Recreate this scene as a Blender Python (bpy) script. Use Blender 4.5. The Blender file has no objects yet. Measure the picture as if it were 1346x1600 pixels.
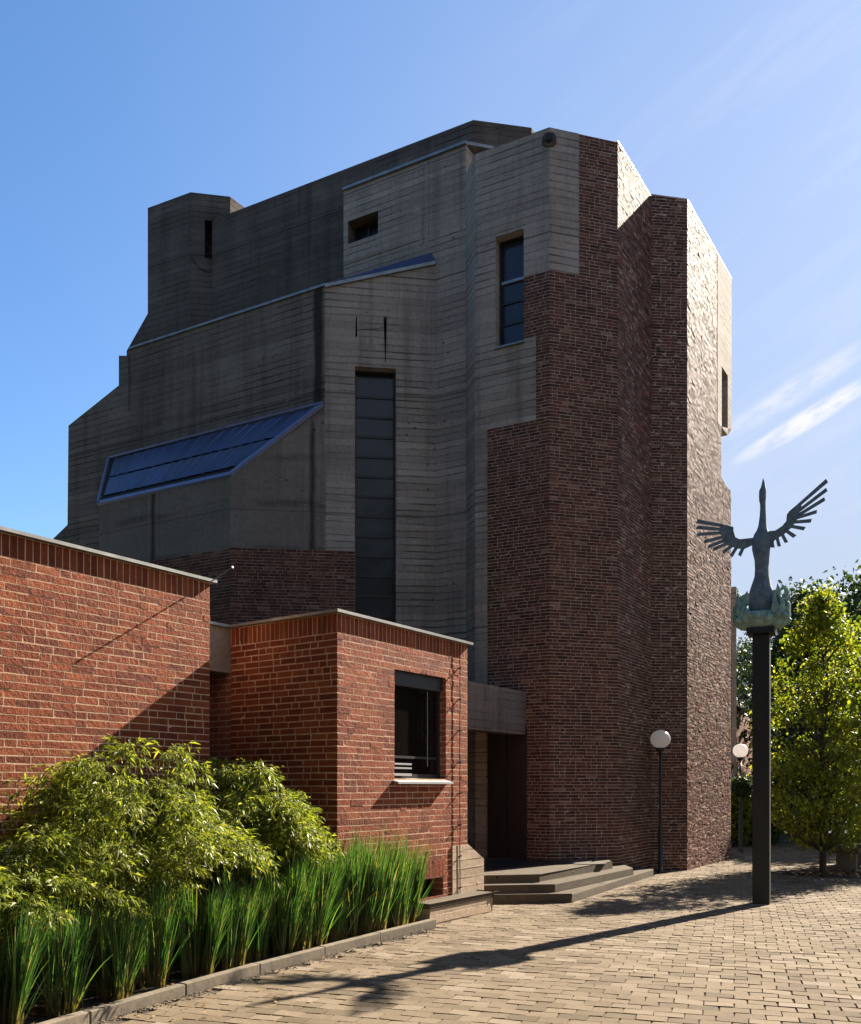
import bpy, bmesh, math, random
import numpy as np
from mathutils import Vector, Matrix
from mathutils.geometry import tessellate_polygon

R = random.Random(7)
NR = np.random.default_rng(11)
SC = bpy.context.scene
COL = SC.collection
F = 1380.0; CX = 673.0; HZ = 1230.0; EYE = 1.7

# ------------------------------------------------------------------ survey helpers
def P(px, D): return ((px-CX)*D/F, D)
def G(px, py):
    D = EYE*F/(py-HZ); return P(px, D)
def vdir(vpx):
    x = (vpx-CX)/F; l = math.hypot(x, 1); return (x/l, 1/l)
def hit(p0, d, px):
    k = (px-CX)/F
    s = (k*p0[1]-p0[0])/(d[0]-k*d[1])
    return (p0[0]+d[0]*s, p0[1]+d[1]*s)
def on_vp(p0, vpx, px): return hit(p0, vdir(vpx), px)
def zat(py, D): return EYE+(HZ-py)*D/F

class W:
    """a vertical wall plane in plan from p0 to p1, outside on the right hand"""
    def __init__(s, p0, p1):
        s.p0 = p0; s.p1 = p1
        dx, dy = p1[0]-p0[0], p1[1]-p0[1]
        s.L = math.hypot(dx, dy); s.d = (dx/s.L, dy/s.L); s.n = (s.d[1], -s.d[0])
    def pt(s, u, z, off=0.0):
        return (s.p0[0]+s.d[0]*u+s.n[0]*off, s.p0[1]+s.d[1]*u+s.n[1]*off, z)
    def uz(s, px, py):
        q = hit(s.p0, s.d, px)
        u = (q[0]-s.p0[0])*s.d[0]+(q[1]-s.p0[1])*s.d[1]
        return (u, zat(py, q[1]))
    def poly(s, *pts): return [s.uz(*p) for p in pts]

# ------------------------------------------------------------------ mesh builder
class MB:
    def __init__(s): s.v = []; s.f = []; s.uv = []; s.m = []
    def face(s, pts, uvs=None, mat=0):
        i = len(s.v); s.v.extend([tuple(p) for p in pts])
        s.f.append(tuple(range(i, i+len(pts))))
        s.uv.append(uvs if uvs else [(p[0]+p[1], p[2]) for p in pts]); s.m.append(mat)
    def idx(s, ids, uvs=None, mat=0):
        s.f.append(tuple(ids))
        s.uv.append(uvs if uvs else [(s.v[i][0]+s.v[i][1], s.v[i][2]) for i in ids]); s.m.append(mat)
    def box8(s, c, mat=0, skip=(), uvs=None):
        """c: 8 points, 0-3 one end (loop), 4-7 other end"""
        i = len(s.v); s.v.extend([tuple(p) for p in c])
        for k, q in enumerate([(0,1,2,3),(7,6,5,4),(0,4,5,1),(1,5,6,2),(2,6,7,3),(3,7,4,0)]):
            if k in skip: continue
            s.idx([i+a for a in q], None if uvs is None else [uvs[a] for a in q], mat)
    def box(s, o, ex, ey, ez, lx, ly, lz, mat=0):
        """box from corner o along unit vectors"""
        o = Vector(o); a = Vector(ex)*lx; b = Vector(ey)*ly; c = Vector(ez)*lz
        s.box8([o, o+a, o+a+b, o+b, o+c, o+a+c, o+a+b+c, o+b+c], mat)
    def prism(s, w, outer, holes=(), t=0.3, off=0.0, mat=0, mitre=(0,0), hmat=None, back=True):
        loops = [list(outer)]+[list(h) for h in holes]
        flat = [p for l in loops for p in l]
        us = [p[0] for p in outer]; u0, u1 = min(us), max(us)
        tris = tessellate_polygon([[Vector((p[0], p[1], 0)) for p in l] for l in loops])
        fr = [w.pt(p[0], p[1], off) for p in flat]
        def bk(p):
            u = p[0]
            if abs(u-u0) < 1e-4: u += mitre[0]
            elif abs(u-u1) < 1e-4: u -= mitre[1]
            return w.pt(u, p[1], off-t)
        ba = [bk(p) for p in flat]
        for t3 in tris:
            s.face([fr[i] for i in t3], [flat[i] for i in t3], mat)
            if back: s.face([ba[i] for i in reversed(t3)], [flat[i] for i in reversed(t3)], mat)
        k = 0
        for li, l in enumerate(loops):
            n = len(l)
            for j in range(n):
                a, b = k+j, k+(j+1) % n
                pa, pb = flat[a], flat[b]
                m = mat if li == 0 or hmat is None else hmat
                if abs(pa[0]-pb[0]) > abs(pa[1]-pb[1]):
                    uvs = [pa, pb, (pb[0], pb[1]+t), (pa[0], pa[1]+t)]
                else:
                    uvs = [pa, pb, (pb[0]+t, pb[1]), (pa[0]+t, pa[1])]
                s.face([fr[a], fr[b], ba[b], ba[a]], uvs, m)
            k += n
    def extrude(s, foot, z0, z1, mat=0, top=True):
        """solid of a plan polygon; z1 number or list per vertex"""
        n = len(foot); zs = z1 if isinstance(z1, (list, tuple)) else [z1]*n
        u = 0
        for i in range(n):
            j = (i+1) % n
            l = math.dist(foot[i], foot[j])
            s.face([(*foot[i], z0), (*foot[j], z0), (*foot[j], zs[j]), (*foot[i], zs[i])],
                   [(u, z0), (u+l, z0), (u+l, zs[j]), (u, zs[i])], mat)
            u += l
        for zz, rev in ((zs, False), ([z0]*n, True)):
            if rev is False and not top: continue
            tr = tessellate_polygon([[Vector((p[0], p[1], 0)) for p in foot]])
            for t3 in tr:
                s.face([(*foot[i], zz[i]) for i in t3], [foot[i] for i in t3], mat)
    def tube(s, pts, r, n=8, mat=0, cap=True):
        pts = [Vector(p) for p in pts]; rs = r if isinstance(r, (list, tuple)) else [r]*len(pts)
        rings = []
        for i, p in enumerate(pts):
            d = (pts[min(i+1, len(pts)-1)]-pts[max(i-1, 0)]).normalized()
            a = d.orthogonal().normalized() if i == 0 else (prev - d*prev.dot(d)).normalized()
            prev = a; b = d.cross(a)
            base = len(s.v)
            for k in range(n):
                t = 2*math.pi*k/n
                s.v.append(tuple(p+(a*math.cos(t)+b*math.sin(t))*rs[i]))
            rings.append(base)
        for i in range(len(pts)-1):
            for k in range(n):
                q = (k+1) % n
                s.idx([rings[i]+k, rings[i]+q, rings[i+1]+q, rings[i+1]+k], [(k/n, i), ((k+1)/n, i), ((k+1)/n, i+1), (k/n, i+1)], mat)
        if cap:
            s.idx([rings[0]+k for k in range(n)][::-1], None, mat); s.idx([rings[-1]+k for k in range(n)], None, mat)
    def build(s, name, mats, parent=None, smooth=False, recalc=True):
        me = bpy.data.meshes.new(name)
        me.from_pydata(s.v, [], s.f)
        uvl = me.uv_layers.new(name='UVMap')
        flat = [c for f in s.uv for p in f for c in (p[0], p[1])]
        uvl.data.foreach_set('uv', flat)
        mats = mats if isinstance(mats, (list, tuple)) else [mats]
        for m in mats: me.materials.append(m)
        me.polygons.foreach_set('material_index', s.m)
        if smooth: me.polygons.foreach_set('use_smooth', [True]*len(s.f))
        me.update()
        if recalc:
            bm = bmesh.new(); bm.from_mesh(me)
            bmesh.ops.recalc_face_normals(bm, faces=bm.faces); bm.to_mesh(me); bm.free()
        o = bpy.data.objects.new(name, me); COL.objects.link(o)
        if parent:
            o.parent = parent
            o.matrix_parent_inverse = Matrix.Translation(-world_loc(parent))
        return o

def world_loc(o):
    v = Vector(o.location)
    while o.parent:
        v = v + o.matrix_parent_inverse.translation; o = o.parent; v = v + Vector(o.location)
    return v
def tag(o, label=None, cat=None, group=None, kind=None):
    if label: o['label'] = label
    if cat: o['category'] = cat
    if group: o['group'] = group
    if kind: o['kind'] = kind
    return o
def thing(name, loc, label, cat, group=None):
    o = bpy.data.objects.new(name, None); COL.objects.link(o); o.location = loc; o.empty_display_size = 0.2
    return tag(o, label, cat, group)
def np_mesh(name, verts, faces4, mats, uv=None, midx=None, parent=None, smooth=False):
    """verts (n,3), faces (m,k) arrays"""
    me = bpy.data.meshes.new(name)
    nv, (nf, k) = len(verts), faces4.shape
    me.vertices.add(nv); me.vertices.foreach_set('co', verts.astype(np.float32).ravel())
    me.loops.add(nf*k); me.loops.foreach_set('vertex_index', faces4.astype(np.int32).ravel())
    me.polygons.add(nf); me.polygons.foreach_set('loop_start', np.arange(0, nf*k, k, dtype=np.int32))
    me.polygons.foreach_set('loop_total', np.full(nf, k, dtype=np.int32))
    if uv is not None:
        l = me.uv_layers.new(name='UVMap'); l.data.foreach_set('uv', uv.astype(np.float32).ravel())
    mats = mats if isinstance(mats, (list, tuple)) else [mats]
    for m in mats: me.materials.append(m)
    if midx is not None: me.polygons.foreach_set('material_index', midx.astype(np.int32))
    if smooth: me.polygons.foreach_set('use_smooth', np.ones(nf, dtype=bool))
    me.update(calc_edges=True)
    o = bpy.data.objects.new(name, me); COL.objects.link(o)
    if parent:
        o.parent = parent; o.matrix_parent_inverse = Matrix.Translation(-world_loc(parent))
    return o

# ------------------------------------------------------------------ materials
class NT:
    def __init__(s, name):
        s.m = bpy.data.materials.new(name); s.m.use_nodes = True
        s.t = s.m.node_tree; s.b = s.t.nodes['Principled BSDF']; s.out = s.t.nodes['Material Output']
    def n(s, typ, **kw):
        nd = s.t.nodes.new(typ)
        for k, v in kw.items():
            if k.startswith('i_'):
                key = k[2:].replace('_', ' ')
                nd.inputs[int(key) if key.isdigit() else key].default_value = v
            else: setattr(nd, k, v)
        return nd
    def l(s, a, b): s.t.links.new(a, b)
    def ramp(s, fac, stops, interp='LINEAR'):
        r = s.n('ShaderNodeValToRGB'); r.color_ramp.interpolation = interp
        e = r.color_ramp.elements
        while len(e) > 1: e.remove(e[-1])
        e[0].position = stops[0][0]; e[0].color = (*stops[0][1], 1) if len(stops[0][1]) == 3 else stops[0][1]
        for p, c in stops[1:]:
            x = e.new(p); x.color = (*c, 1)
        s.l(fac, r.inputs[0]); return r.outputs[0]
    def mix(s, fac, a, b, mode='MIX'):
        m = s.n('ShaderNodeMix', data_type='RGBA', blend_type=mode)
        for sock, v in ((m.inputs[0], fac), (m.inputs[6], a), (m.inputs[7], b)):
            if hasattr(v, 'links') or hasattr(v, 'is_linked'): s.l(v, sock)
            else: sock.default_value = v if not isinstance(v, tuple) else ((*v, 1) if len(v) == 3 else v)
        return m.outputs[2]
    def math(s, op, a, b=0.0, clamp=False):
        m = s.n('ShaderNodeMath', operation=op, use_clamp=clamp)
        for sock, v in ((m.inputs[0], a), (m.inputs[1], b)):
            if hasattr(v, 'is_linked'): s.l(v, sock)
            else: sock.default_value = v
        return m.outputs[0]
    def uv(s, scale=(1,1,1), loc=(0,0,0), rot=(0,0,0)):
        t = s.n('ShaderNodeTexCoord'); mp = s.n('ShaderNodeMapping')
        mp.inputs['Scale'].default_value = scale; mp.inputs['Location'].default_value = loc; mp.inputs['Rotation'].default_value = rot
        s.l(t.outputs['UV'], mp.inputs[0]); return mp.outputs[0]
    def ob(s, scale=(1,1,1)):
        t = s.n('ShaderNodeTexCoord'); mp = s.n('ShaderNodeMapping'); mp.inputs['Scale'].default_value = scale
        s.l(t.outputs['Object'], mp.inputs[0]); return mp.outputs[0]
    def noise(s, vec, scale, detail=4, rough=0.55, out=0):
        nd = s.n('ShaderNodeTexNoise'); nd.inputs['Scale'].default_value = scale
        nd.inputs['Detail'].default_value = detail; nd.inputs['Roughness'].default_value = rough
        s.l(vec, nd.inputs['Vector']); return nd.outputs[out]
    def bump(s, h, strength=0.5, dist=0.01, nrm=None):
        b = s.n('ShaderNodeBump'); b.inputs['Strength'].default_value = strength; b.inputs['Distance'].default_value = dist
        s.l(h, b.inputs['Height'])
        if nrm is not None: s.l(nrm, b.inputs['Normal'])
        return b.outputs[0]
    def fin(s, col=None, rough=None, nrm=None, metal=0.0, spec=None):
        B = s.b.inputs
        if col is not None:
            if hasattr(col, 'is_linked'): s.l(col, B['Base Color'])
            else: B['Base Color'].default_value = (*col, 1)
        if rough is not None:
            if hasattr(rough, 'is_linked'): s.l(rough, B['Roughness'])
            else: B['Roughness'].default_value = rough
        B['Metallic'].default_value = metal
        if spec is not None: B['Specular IOR Level'].default_value = spec
        if nrm is not None: s.l(nrm, B['Normal'])
        return s.m

def m_brick(name, stops, bump=0.6, rough=.85, spec=.25):
    a = NT(name)
    g = a.n('ShaderNodeNewGeometry')
    c = a.ramp(g.outputs['Random Per Island'], stops)
    o = a.ob()
    n1 = a.noise(o, 9, 5, 0.6); n2 = a.noise(o, 90, 4, 0.65); n3 = a.noise(o, .5, 3)
    c = a.mix(a.math('MULTIPLY', a.ramp(n1, [(.45, (0,0,0)), (.75, (1,1,1))]), .45), c, tuple(x*.45 for x in stops[0][1]))
    c = a.mix(a.math('MULTIPLY', a.ramp(n2, [(.5, (0,0,0)), (.72, (1,1,1))]), .3), c, tuple(min(1, x*1.25+.05) for x in stops[-1][1]))
    c = a.mix(a.math('MULTIPLY', a.ramp(n3, [(.35, (0,0,0)), (.65, (1,1,1))]), .35), c, a.mix(1.0, c, (.62,.6,.62), 'MULTIPLY'))
    st = a.ramp(a.noise(a.ob((2.2,2.2,.22)), 1.0, 6, .7), [(.5, (0,0,0)), (.7, (1,1,1))])
    c = a.mix(a.math('MULTIPLY', st, .5), c, a.mix(1.0, c, (.5,.48,.5), 'MULTIPLY'))
    ef = a.ramp(a.noise(a.ob((1.4,1.4,.8)), 1.3, 7, .75), [(.62, (0,0,0)), (.74, (1,1,1))])
    c = a.mix(a.math('MULTIPLY', ef, .22), c, (.4,.34,.28))
    h = a.math('ADD', a.noise(o, 26, 3, .6), a.math('MULTIPLY', n2, .45))
    return a.fin(c, rough, a.bump(h, bump, .012), spec=spec)
def m_mortar(name, c0, c1):
    a = NT(name); o = a.ob()
    c = a.ramp(a.noise(o, 6, 5, .65), [(.3, c0), (.7, c1)])
    return a.fin(c, .95, a.bump(a.noise(o, 120, 4, .7), .7, .006), spec=.15)
def m_brickface(name, c1, c2, cm):
    a = NT(name); v = a.uv()
    b = a.n('ShaderNodeTexBrick'); a.l(v, b.inputs['Vector'])
    b.inputs['Color1'].default_value = (*c1,1); b.inputs['Color2'].default_value = (*c2,1); b.inputs['Mortar'].default_value = (*cm,1)
    b.inputs['Scale'].default_value = 1; b.inputs['Mortar Size'].default_value = .006; b.inputs['Mortar Smooth'].default_value = .2
    b.inputs['Brick Width'].default_value = .25; b.inputs['Row Height'].default_value = .074
    h = a.math('ADD', a.math('MULTIPLY', b.outputs['Fac'], -1.0), a.math('MULTIPLY', a.noise(v, 60, 4), .4))
    return a.fin(b.outputs['Color'], .9, a.bump(h, .6, .01))
def m_concrete(name, dark, mid, light, board=.135, line=.9, stain=.6, streak=None, bump=1.0, mossy=0.0):
    a = NT(name); v = a.uv()
    big = a.noise(a.uv((.45,.7,1)), 1.0, 5, .6)
    fine = a.noise(v, 14, 6, .7)
    c = a.ramp(big, [(.28, dark), (.5, mid), (.72, tuple(x*1.12 for x in light))])
    c = a.mix(.5, c, a.ramp(fine, [(.3, tuple(x*.6 for x in mid)), (.7, tuple(min(1,x*1.4) for x in mid))]))
    # horizontal board marks: joints that wander, break off and vary in weight
    sv = a.n('ShaderNodeSeparateXYZ'); a.l(v, sv.inputs[0])
    wz = a.math('ADD', sv.outputs[1], a.math('MULTIPLY', a.math('SUBTRACT', a.noise(a.uv((.7,1.5,1)), 1.5, 3), .5), .03))
    rw = a.math('DIVIDE', wz, board)
    row = a.math('FLOOR', rw); fr_ = a.math('ABSOLUTE', a.math('SUBTRACT', a.math('FRACT', rw), .5))
    rn = a.n('ShaderNodeTexWhiteNoise', noise_dimensions='1D'); a.l(row, rn.inputs['W'])
    cbw = a.n('ShaderNodeCombineXYZ'); a.l(a.math('ADD', a.math('MULTIPLY', sv.outputs[0], .8), a.math('MULTIPLY', rn.outputs[0], 40.0)), cbw.inputs[0]); a.l(a.math('MULTIPLY', row, 3.7), cbw.inputs[1])
    rmask = a.ramp(a.noise(cbw.outputs[0], 1.0, 4, .65), [(.42, (0,0,0)), (.57, (1,1,1))])
    joint = a.ramp(fr_, [(.38, (0,0,0)), (.46, (1,1,1))])
    tone = a.ramp(rn.outputs[0], [(0, (.78,.78,.78)), (1, (1.12,1.12,1.12))])
    c = a.mix(min(1, line), c, a.mix(1.0, c, tone, 'MULTIPLY'))
    big_mask = a.ramp(a.noise(a.uv((.35,.5,1), (5,2,0)), 1.0, 4, .6), [(.36, (.1,.1,.1)), (.6, (1,1,1))])
    lines = a.math('MULTIPLY', a.math('MULTIPLY', a.math('MULTIPLY', joint, rmask), big_mask), line, True)
    dash = a.math('MULTIPLY', a.ramp(a.noise(a.uv((1.6,20,1), (3,1,0)), 1.9, 5, .7), [(.6, (0,0,0)), (.67, (1,1,1))]), big_mask)
    pour = a.ramp(a.math('ABSOLUTE', a.math('SUBTRACT', a.math('FRACT', a.math('DIVIDE', wz, 2.35)), .5)), [(.4935, (0,0,0)), (.497, (1,1,1))])
    c = a.mix(lines, c, tuple(x*.12 for x in dark))
    c = a.mix(a.math('MULTIPLY', dash, line*.6), c, tuple(x*.2 for x in dark))
    c = a.mix(a.math('MULTIPLY', pour, min(.75, line)), c, tuple(x*.2 for x in dark))
    # rain stains running down
    st = a.ramp(a.noise(a.uv((2.6,.16,1)), 1.0, 6, .68), [(.48, (0,0,0)), (.72, (1,1,1))])
    c = a.mix(a.math('MULTIPLY', st, stain), c, tuple(x*.38 for x in dark))
    # pale lime blotches
    pb = a.ramp(a.noise(a.uv((1.1,1.5,1), (7,3,0)), 2.2, 6, .75), [(.62, (0,0,0)), (.72, (1,1,1))])
    c = a.mix(a.math('MULTIPLY', pb, .3), c, tuple(min(1,x*1.5) for x in light))
    vo = a.n('ShaderNodeTexVoronoi'); vo.inputs['Scale'].default_value = 3.1; a.l(v, vo.inputs['Vector'])
    pit = a.ramp(vo.outputs['Distance'], [(.045, (1,1,1)), (.075, (0,0,0))])
    c = a.mix(a.math('MULTIPLY', pit, .75), c, tuple(x*.15 for x in dark))
    vo2 = a.n('ShaderNodeTexVoronoi'); vo2.inputs['Scale'].default_value = 17; a.l(a.uv((.5,1,1)), vo2.inputs['Vector'])
    pit2 = a.math('MULTIPLY', a.ramp(vo2.outputs['Distance'], [(.08, (1,1,1)), (.16, (0,0,0))]), a.ramp(fine, [(.5, (0,0,0)), (.62, (1,1,1))]))
    c = a.mix(a.math('MULTIPLY', pit2, .6), c, tuple(x*.2 for x in dark))
    if streak:
        sx = a.n('ShaderNodeSeparateXYZ'); a.l(v, sx.inputs[0])
        for (u0, u1, z1, amt) in streak:
            w = a.math('ADD', sx.outputs[0], a.math('MULTIPLY', a.math('SUBTRACT', a.noise(a.uv((3,.6,1)), 2, 3), .5), .12))
            m = a.math('MULTIPLY', a.math('MULTIPLY', a.math('SUBTRACT', w, u0), 14, True), a.math('MULTIPLY', a.math('SUBTRACT', u1, w), 14, True))
            m = a.math('MULTIPLY', m, a.math('MULTIPLY', a.math('SUBTRACT', z1, sx.outputs[1]), 2.0, True))
            c = a.mix(a.math('MULTIPLY', m, amt), c, tuple(x*.22 for x in dark))
    h = a.math('SUBTRACT', a.math('ADD', a.math('MULTIPLY', fine, .35), a.math('MULTIPLY', tone, .3)), a.math('ADD', lines, a.math('MULTIPLY', pit, .8)))
    return a.fin(c, .93, a.bump(h, bump, .014), spec=.2)
def m_plain(name, c, rough=.6, metal=0.0, var=.25, scale=8, bump=.15, spec=None):
    a = NT(name); o = a.ob()
    n = a.noise(o, scale, 5, .65)
    cc = a.ramp(n, [(.25, tuple(x*(1-var) for x in c)), (.75, tuple(min(1, x*(1+var)) for x in c))])
    return a.fin(cc, rough, a.bump(a.noise(o, scale*7, 4, .65), bump, .004), metal, spec)
def m_leaf(name, stops, trans=.45, rough=.5, byv=None):
    a = NT(name)
    g = a.n('ShaderNodeNewGeometry')
    c = a.ramp(g.outputs['Random Per Island'], stops)
    if byv:
        t = a.n('ShaderNodeTexCoord'); sx = a.n('ShaderNodeSeparateXYZ'); a.l(t.outputs['UV'], sx.inputs[0])
        c = a.mix(a.ramp(sx.outputs[1], [(byv[0], (1,1,1)), (byv[1], (0,0,0))]), c, byv[2])
    a.l(c, a.b.inputs['Base Color']); a.b.inputs['Roughness'].default_value = rough
    a.b.inputs['Specular IOR Level'].default_value = .35
    tr = a.n('ShaderNodeBsdfTranslucent')
    a.l(a.mix(1.0, c, (1.2,1.25,.5), 'MULTIPLY'), tr.inputs['Color'])
    mx = a.n('ShaderNodeMixShader'); mx.inputs[0].default_value = trans
    a.l(a.b.outputs[0], mx.inputs[1]); a.l(tr.outputs[0], mx.inputs[2]); a.l(mx.outputs[0], a.out.inputs['Surface'])
    return a.m

M = {}
M['brick'] = m_brick('red_brick', [(0, (.145,.031,.0125)), (.3, (.2,.043,.0155)), (.7, (.245,.056,.019)), (1, (.29,.078,.028))], 1.0, .8, .2)
M['cbrick'] = m_brick('dark_clinker_brick', [(0, (.045,.02,.017)), (.3, (.085,.033,.025)), (.7, (.12,.046,.033)), (.94, (.155,.064,.045)), (1, (.25,.15,.11))], .95, .68, .1)
M['mortar'] = m_mortar('brick_mortar', (.44,.28,.175), (.62,.43,.29))
M['cmortar'] = m_mortar('clinker_mortar', (.26,.19,.15), (.44,.33,.26))
M['reveal'] = m_brickface('brick_reveal', (.19,.06,.033), (.28,.09,.05), (.4,.32,.25))
CD, CM, CL = (.17,.14,.118), (.28,.237,.202), (.38,.328,.28)
M['conc'] = m_concrete('board_marked_concrete', CD, CM, CL, line=.85, bump=1.2)
M['conc_smooth'] = m_concrete('smooth_concrete', (.155,.133,.115), (.205,.178,.155), (.255,.222,.195), board=.55, line=.3, stain=.45)
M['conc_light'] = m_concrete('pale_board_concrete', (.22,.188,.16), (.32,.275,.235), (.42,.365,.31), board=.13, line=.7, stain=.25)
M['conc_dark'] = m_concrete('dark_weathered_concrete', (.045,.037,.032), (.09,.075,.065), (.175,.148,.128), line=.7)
M['conc_step'] = m_concrete('step_concrete', (.058,.045,.031), (.092,.072,.049), (.125,.1,.07), board=.6, line=.25, stain=.3)
M['conc_plinth'] = m_concrete('plinth_concrete', (0.312,0.2262,0.156), (0.4056,0.3003,0.2106), (0.468,0.3549,0.2574), board=.12, line=.6, stain=.2)
M['kerb'] = m_concrete('kerb_concrete', (.1,.08,.057), (.15,.122,.09), (.2,.165,.125), board=.5, line=.1, stain=.3)
M['zinc'] = m_plain('zinc_coping', (.24,.235,.22), .45, .6, .3, 5)
M['flash'] = m_plain('metal_flashing', (.22,.22,.215), .4, .7, .35, 6)
M['dark'] = m_plain('dark_void', (.012,.012,.013), .8)
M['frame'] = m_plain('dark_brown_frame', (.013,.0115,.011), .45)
M['white'] = m_plain('white_painted_metal', (.36,.36,.36), .4, 0, .08)
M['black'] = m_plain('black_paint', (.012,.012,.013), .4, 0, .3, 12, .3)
M['steel'] = m_plain('dark_steel_column', (.012,.0125,.013), .5, .3, .35, 4, .25)
M['bronze'] = m_plain('weathered_bronze', (.1,.14,.17), .6, .0, .5, 14, .9)
M['patina'] = m_plain('green_patina_bronze', (.2,.31,.27), .75, .0, .55, 9, 1.0)
M['soil'] = m_plain('dark_soil', (.028,.02,.014), 1.0, 0, .5, 12, 1.0)
M['bark'] = m_plain('tree_bark', (.06,.045,.034), .95, 0, .4, 14, 1.0)
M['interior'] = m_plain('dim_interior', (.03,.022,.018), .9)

def m_glass(name, c, rough, spec=.8, wav=.02, sc=3):
    a = NT(name); o = a.ob()
    gi = a.n('ShaderNodeNewGeometry')
    n = a.math('ADD', a.math('MULTIPLY', a.noise(o, sc, 3, .5), .6), a.math('MULTIPLY', gi.outputs['Random Per Island'], .4))
    cc = a.ramp(n, [(.3, tuple(x*.7 for x in c)), (.7, tuple(min(1,x*1.35) for x in c))])
    return a.fin(cc, rough, a.bump(n, 1.0, wav), 0, spec)
M['pane'] = m_glass('leaded_glass', (.014,.014,.02), .18, .4, .012)
M['pane_dark'] = m_glass('window_glass', (.008,.006,.005), .03, .5, .0006)
M['blueroof'] = m_glass('blue_glazed_sheet', (.02,.03,.09), .3, .5, .01, 5)
M['bluetrim'] = m_plain('blue_grey_trim', (.15,.185,.33), .4, .3, .2, 8)

# ------------------------------------------------------------------ brickwork
def scan(poly, z):
    xs = []
    n = len(poly)
    for i in range(n):
        (u0, z0), (u1, z1) = poly[i], poly[(i+1) % n]
        if (z0 <= z < z1) or (z1 <= z < z0): xs.append(u0+(u1-u0)*(z-z0)/(z1-z0))
    xs.sort(); return [(xs[i], xs[i+1]) for i in range(0, len(xs)-1, 2)]
def minus(iv, cut):
    out = []
    for a, b in iv:
        segs = [(a, b)]
        for c, d in cut:
            ns = []
            for x, y in segs:
                if d <= x or c >= y: ns.append((x, y)); continue
                if c > x: ns.append((x, c))
                if d < y: ns.append((d, y))
            segs = ns
        out += segs
    return out
TILT = [1.0]
def one_brick(mb, w, u0, u1, z0, z1, base, rng, proud, jit, mat):
    o = proud+rng.uniform(-jit, jit)*.8
    if rng.random() < .08: o += max(jit*1.6, rng.uniform(.001, .004))
    t1, t2 = rng.uniform(-jit, jit)*.7*TILT[0], rng.uniform(-jit, jit)*.7*TILT[0]
    j = lambda: rng.uniform(-.0028, .0028)
    f = [w.pt(u0+j(), z0+j(), base+o+t1+t2), w.pt(u1+j(), z0+j(), base+o-t1+t2), w.pt(u1+j(), z1+j(), base+o-t1-t2), w.pt(u0+j(), z1+j(), base+o+t1-t2)]
    b = [w.pt(u0, z0, base-.004), w.pt(u1, z0, base-.004), w.pt(u1, z1, base-.004), w.pt(u0, z1, base-.004)]
    mb.box8(f+b, mat, skip=(1,))
def bricks(mb, w, poly, cuts=(), base=0.0, seed=1, proud=.006, jit=.003, mat=1, soldier=None, course=.074, ext=(.004,.004)):
    rng = random.Random(seed)
    zs = [p[1] for p in poly]; z0, z1 = min(zs), max(zs); umin = min(p[0] for p in poly); umax = max(p[0] for p in poly)
    h = course-.0115
    if soldier:
        z1 -= soldier
        for a, b in minus(scan(poly, z1+soldier/2), sum([scan(c, z1+soldier/2) for c in cuts], [])):
            n = max(1, round((b-a)/course)); s_ = (b-a)/n
            for i in range(n): one_brick(mb, w, a+i*s_+.005, a+(i+1)*s_-.005, z1+.006, z1+soldier-.006, base, rng, proud, jit, mat)
    nz = max(1, round((z1-z0)/course)); ch = (z1-z0)/nz
    for r in range(nz):
        za = z0+r*ch+.0065; zb = z0+(r+1)*ch-.0065; zm = (za+zb)/2
        iv = minus(scan(poly, zm), sum([scan(c, zm) for c in cuts], []))
        for a, b in iv:
            if a < umin+.03: a -= ext[0]
            if b > umax-.03: b += ext[1]
            u = a
            first = rng.choice([.115, .24, .18]) if r % 2 else rng.choice([.24, .115, .24, .07])
            k = 0
            while u < b-.02:
                l = (first if k == 0 else (.24 if rng.random() < .72 else .115))*(.88 if course < .07 else 1)
                k += 1
                e = min(u+l, b)
                if b-e < .06: e = b
                if e-u > .03: one_brick(mb, w, u+.006 if u > a else u, e-.006 if e < b else e, za, zb, base, rng, proud, jit, mat)
                u = e

# ================================================================== SURVEYED PLAN OF THE CHURCH
PB1 = P(1018, 17.9); PB2 = P(1074, 17.98)
PB3 = on_vp(PB2, 1540, 1143)
PA2 = on_vp(PB1, 1570, 965.5)              # prow corner of the brick tower
HA = (HZ-222)*PA2[1]/F+EYE                 # roof level
PA1 = P(858.7, (HA-EYE)*F/(HZ-199)); PA0 = P(743, (HA-EYE)*F/(HZ-241))
PF = on_vp(PA0, 250, 728.5)                # narrow facet running back
PV = on_vp(PF, -1900, 680)                 # crease
PM0 = on_vp(PV, 11000, 508)                # frontal wall
PK = on_vp(PV, 11000, 360)                 # corner of the bay
WA = W(PA0, PA1); WF = W(PA1, PA2); WR = W(PA2, PB1)
WB = W(PB1, PB2); WBR = W(PB2, PB3)
WFac = W(PF, PA0)
PV537 = on_vp(PV, -1900, 537); WV = W(PV537, PF)
WM = W(PM0, PV)
WL = W(on_vp(PM0, -1900, 60), PM0)
PJ = on_vp(PK, -1873, 155); WBay = W(PJ, PK); WBF = W(PK, PM0)

church = thing('church', (PA1[0], PA1[1]+3, 0), 'tall angular concrete and dark brick church with faceted walls and no spire', 'church')

def plus(p, d, s): return (p[0]+d[0]*s, p[1]+d[1]*s)
LEFT = vdir(-1900); RIGHT = vdir(1590)

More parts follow.
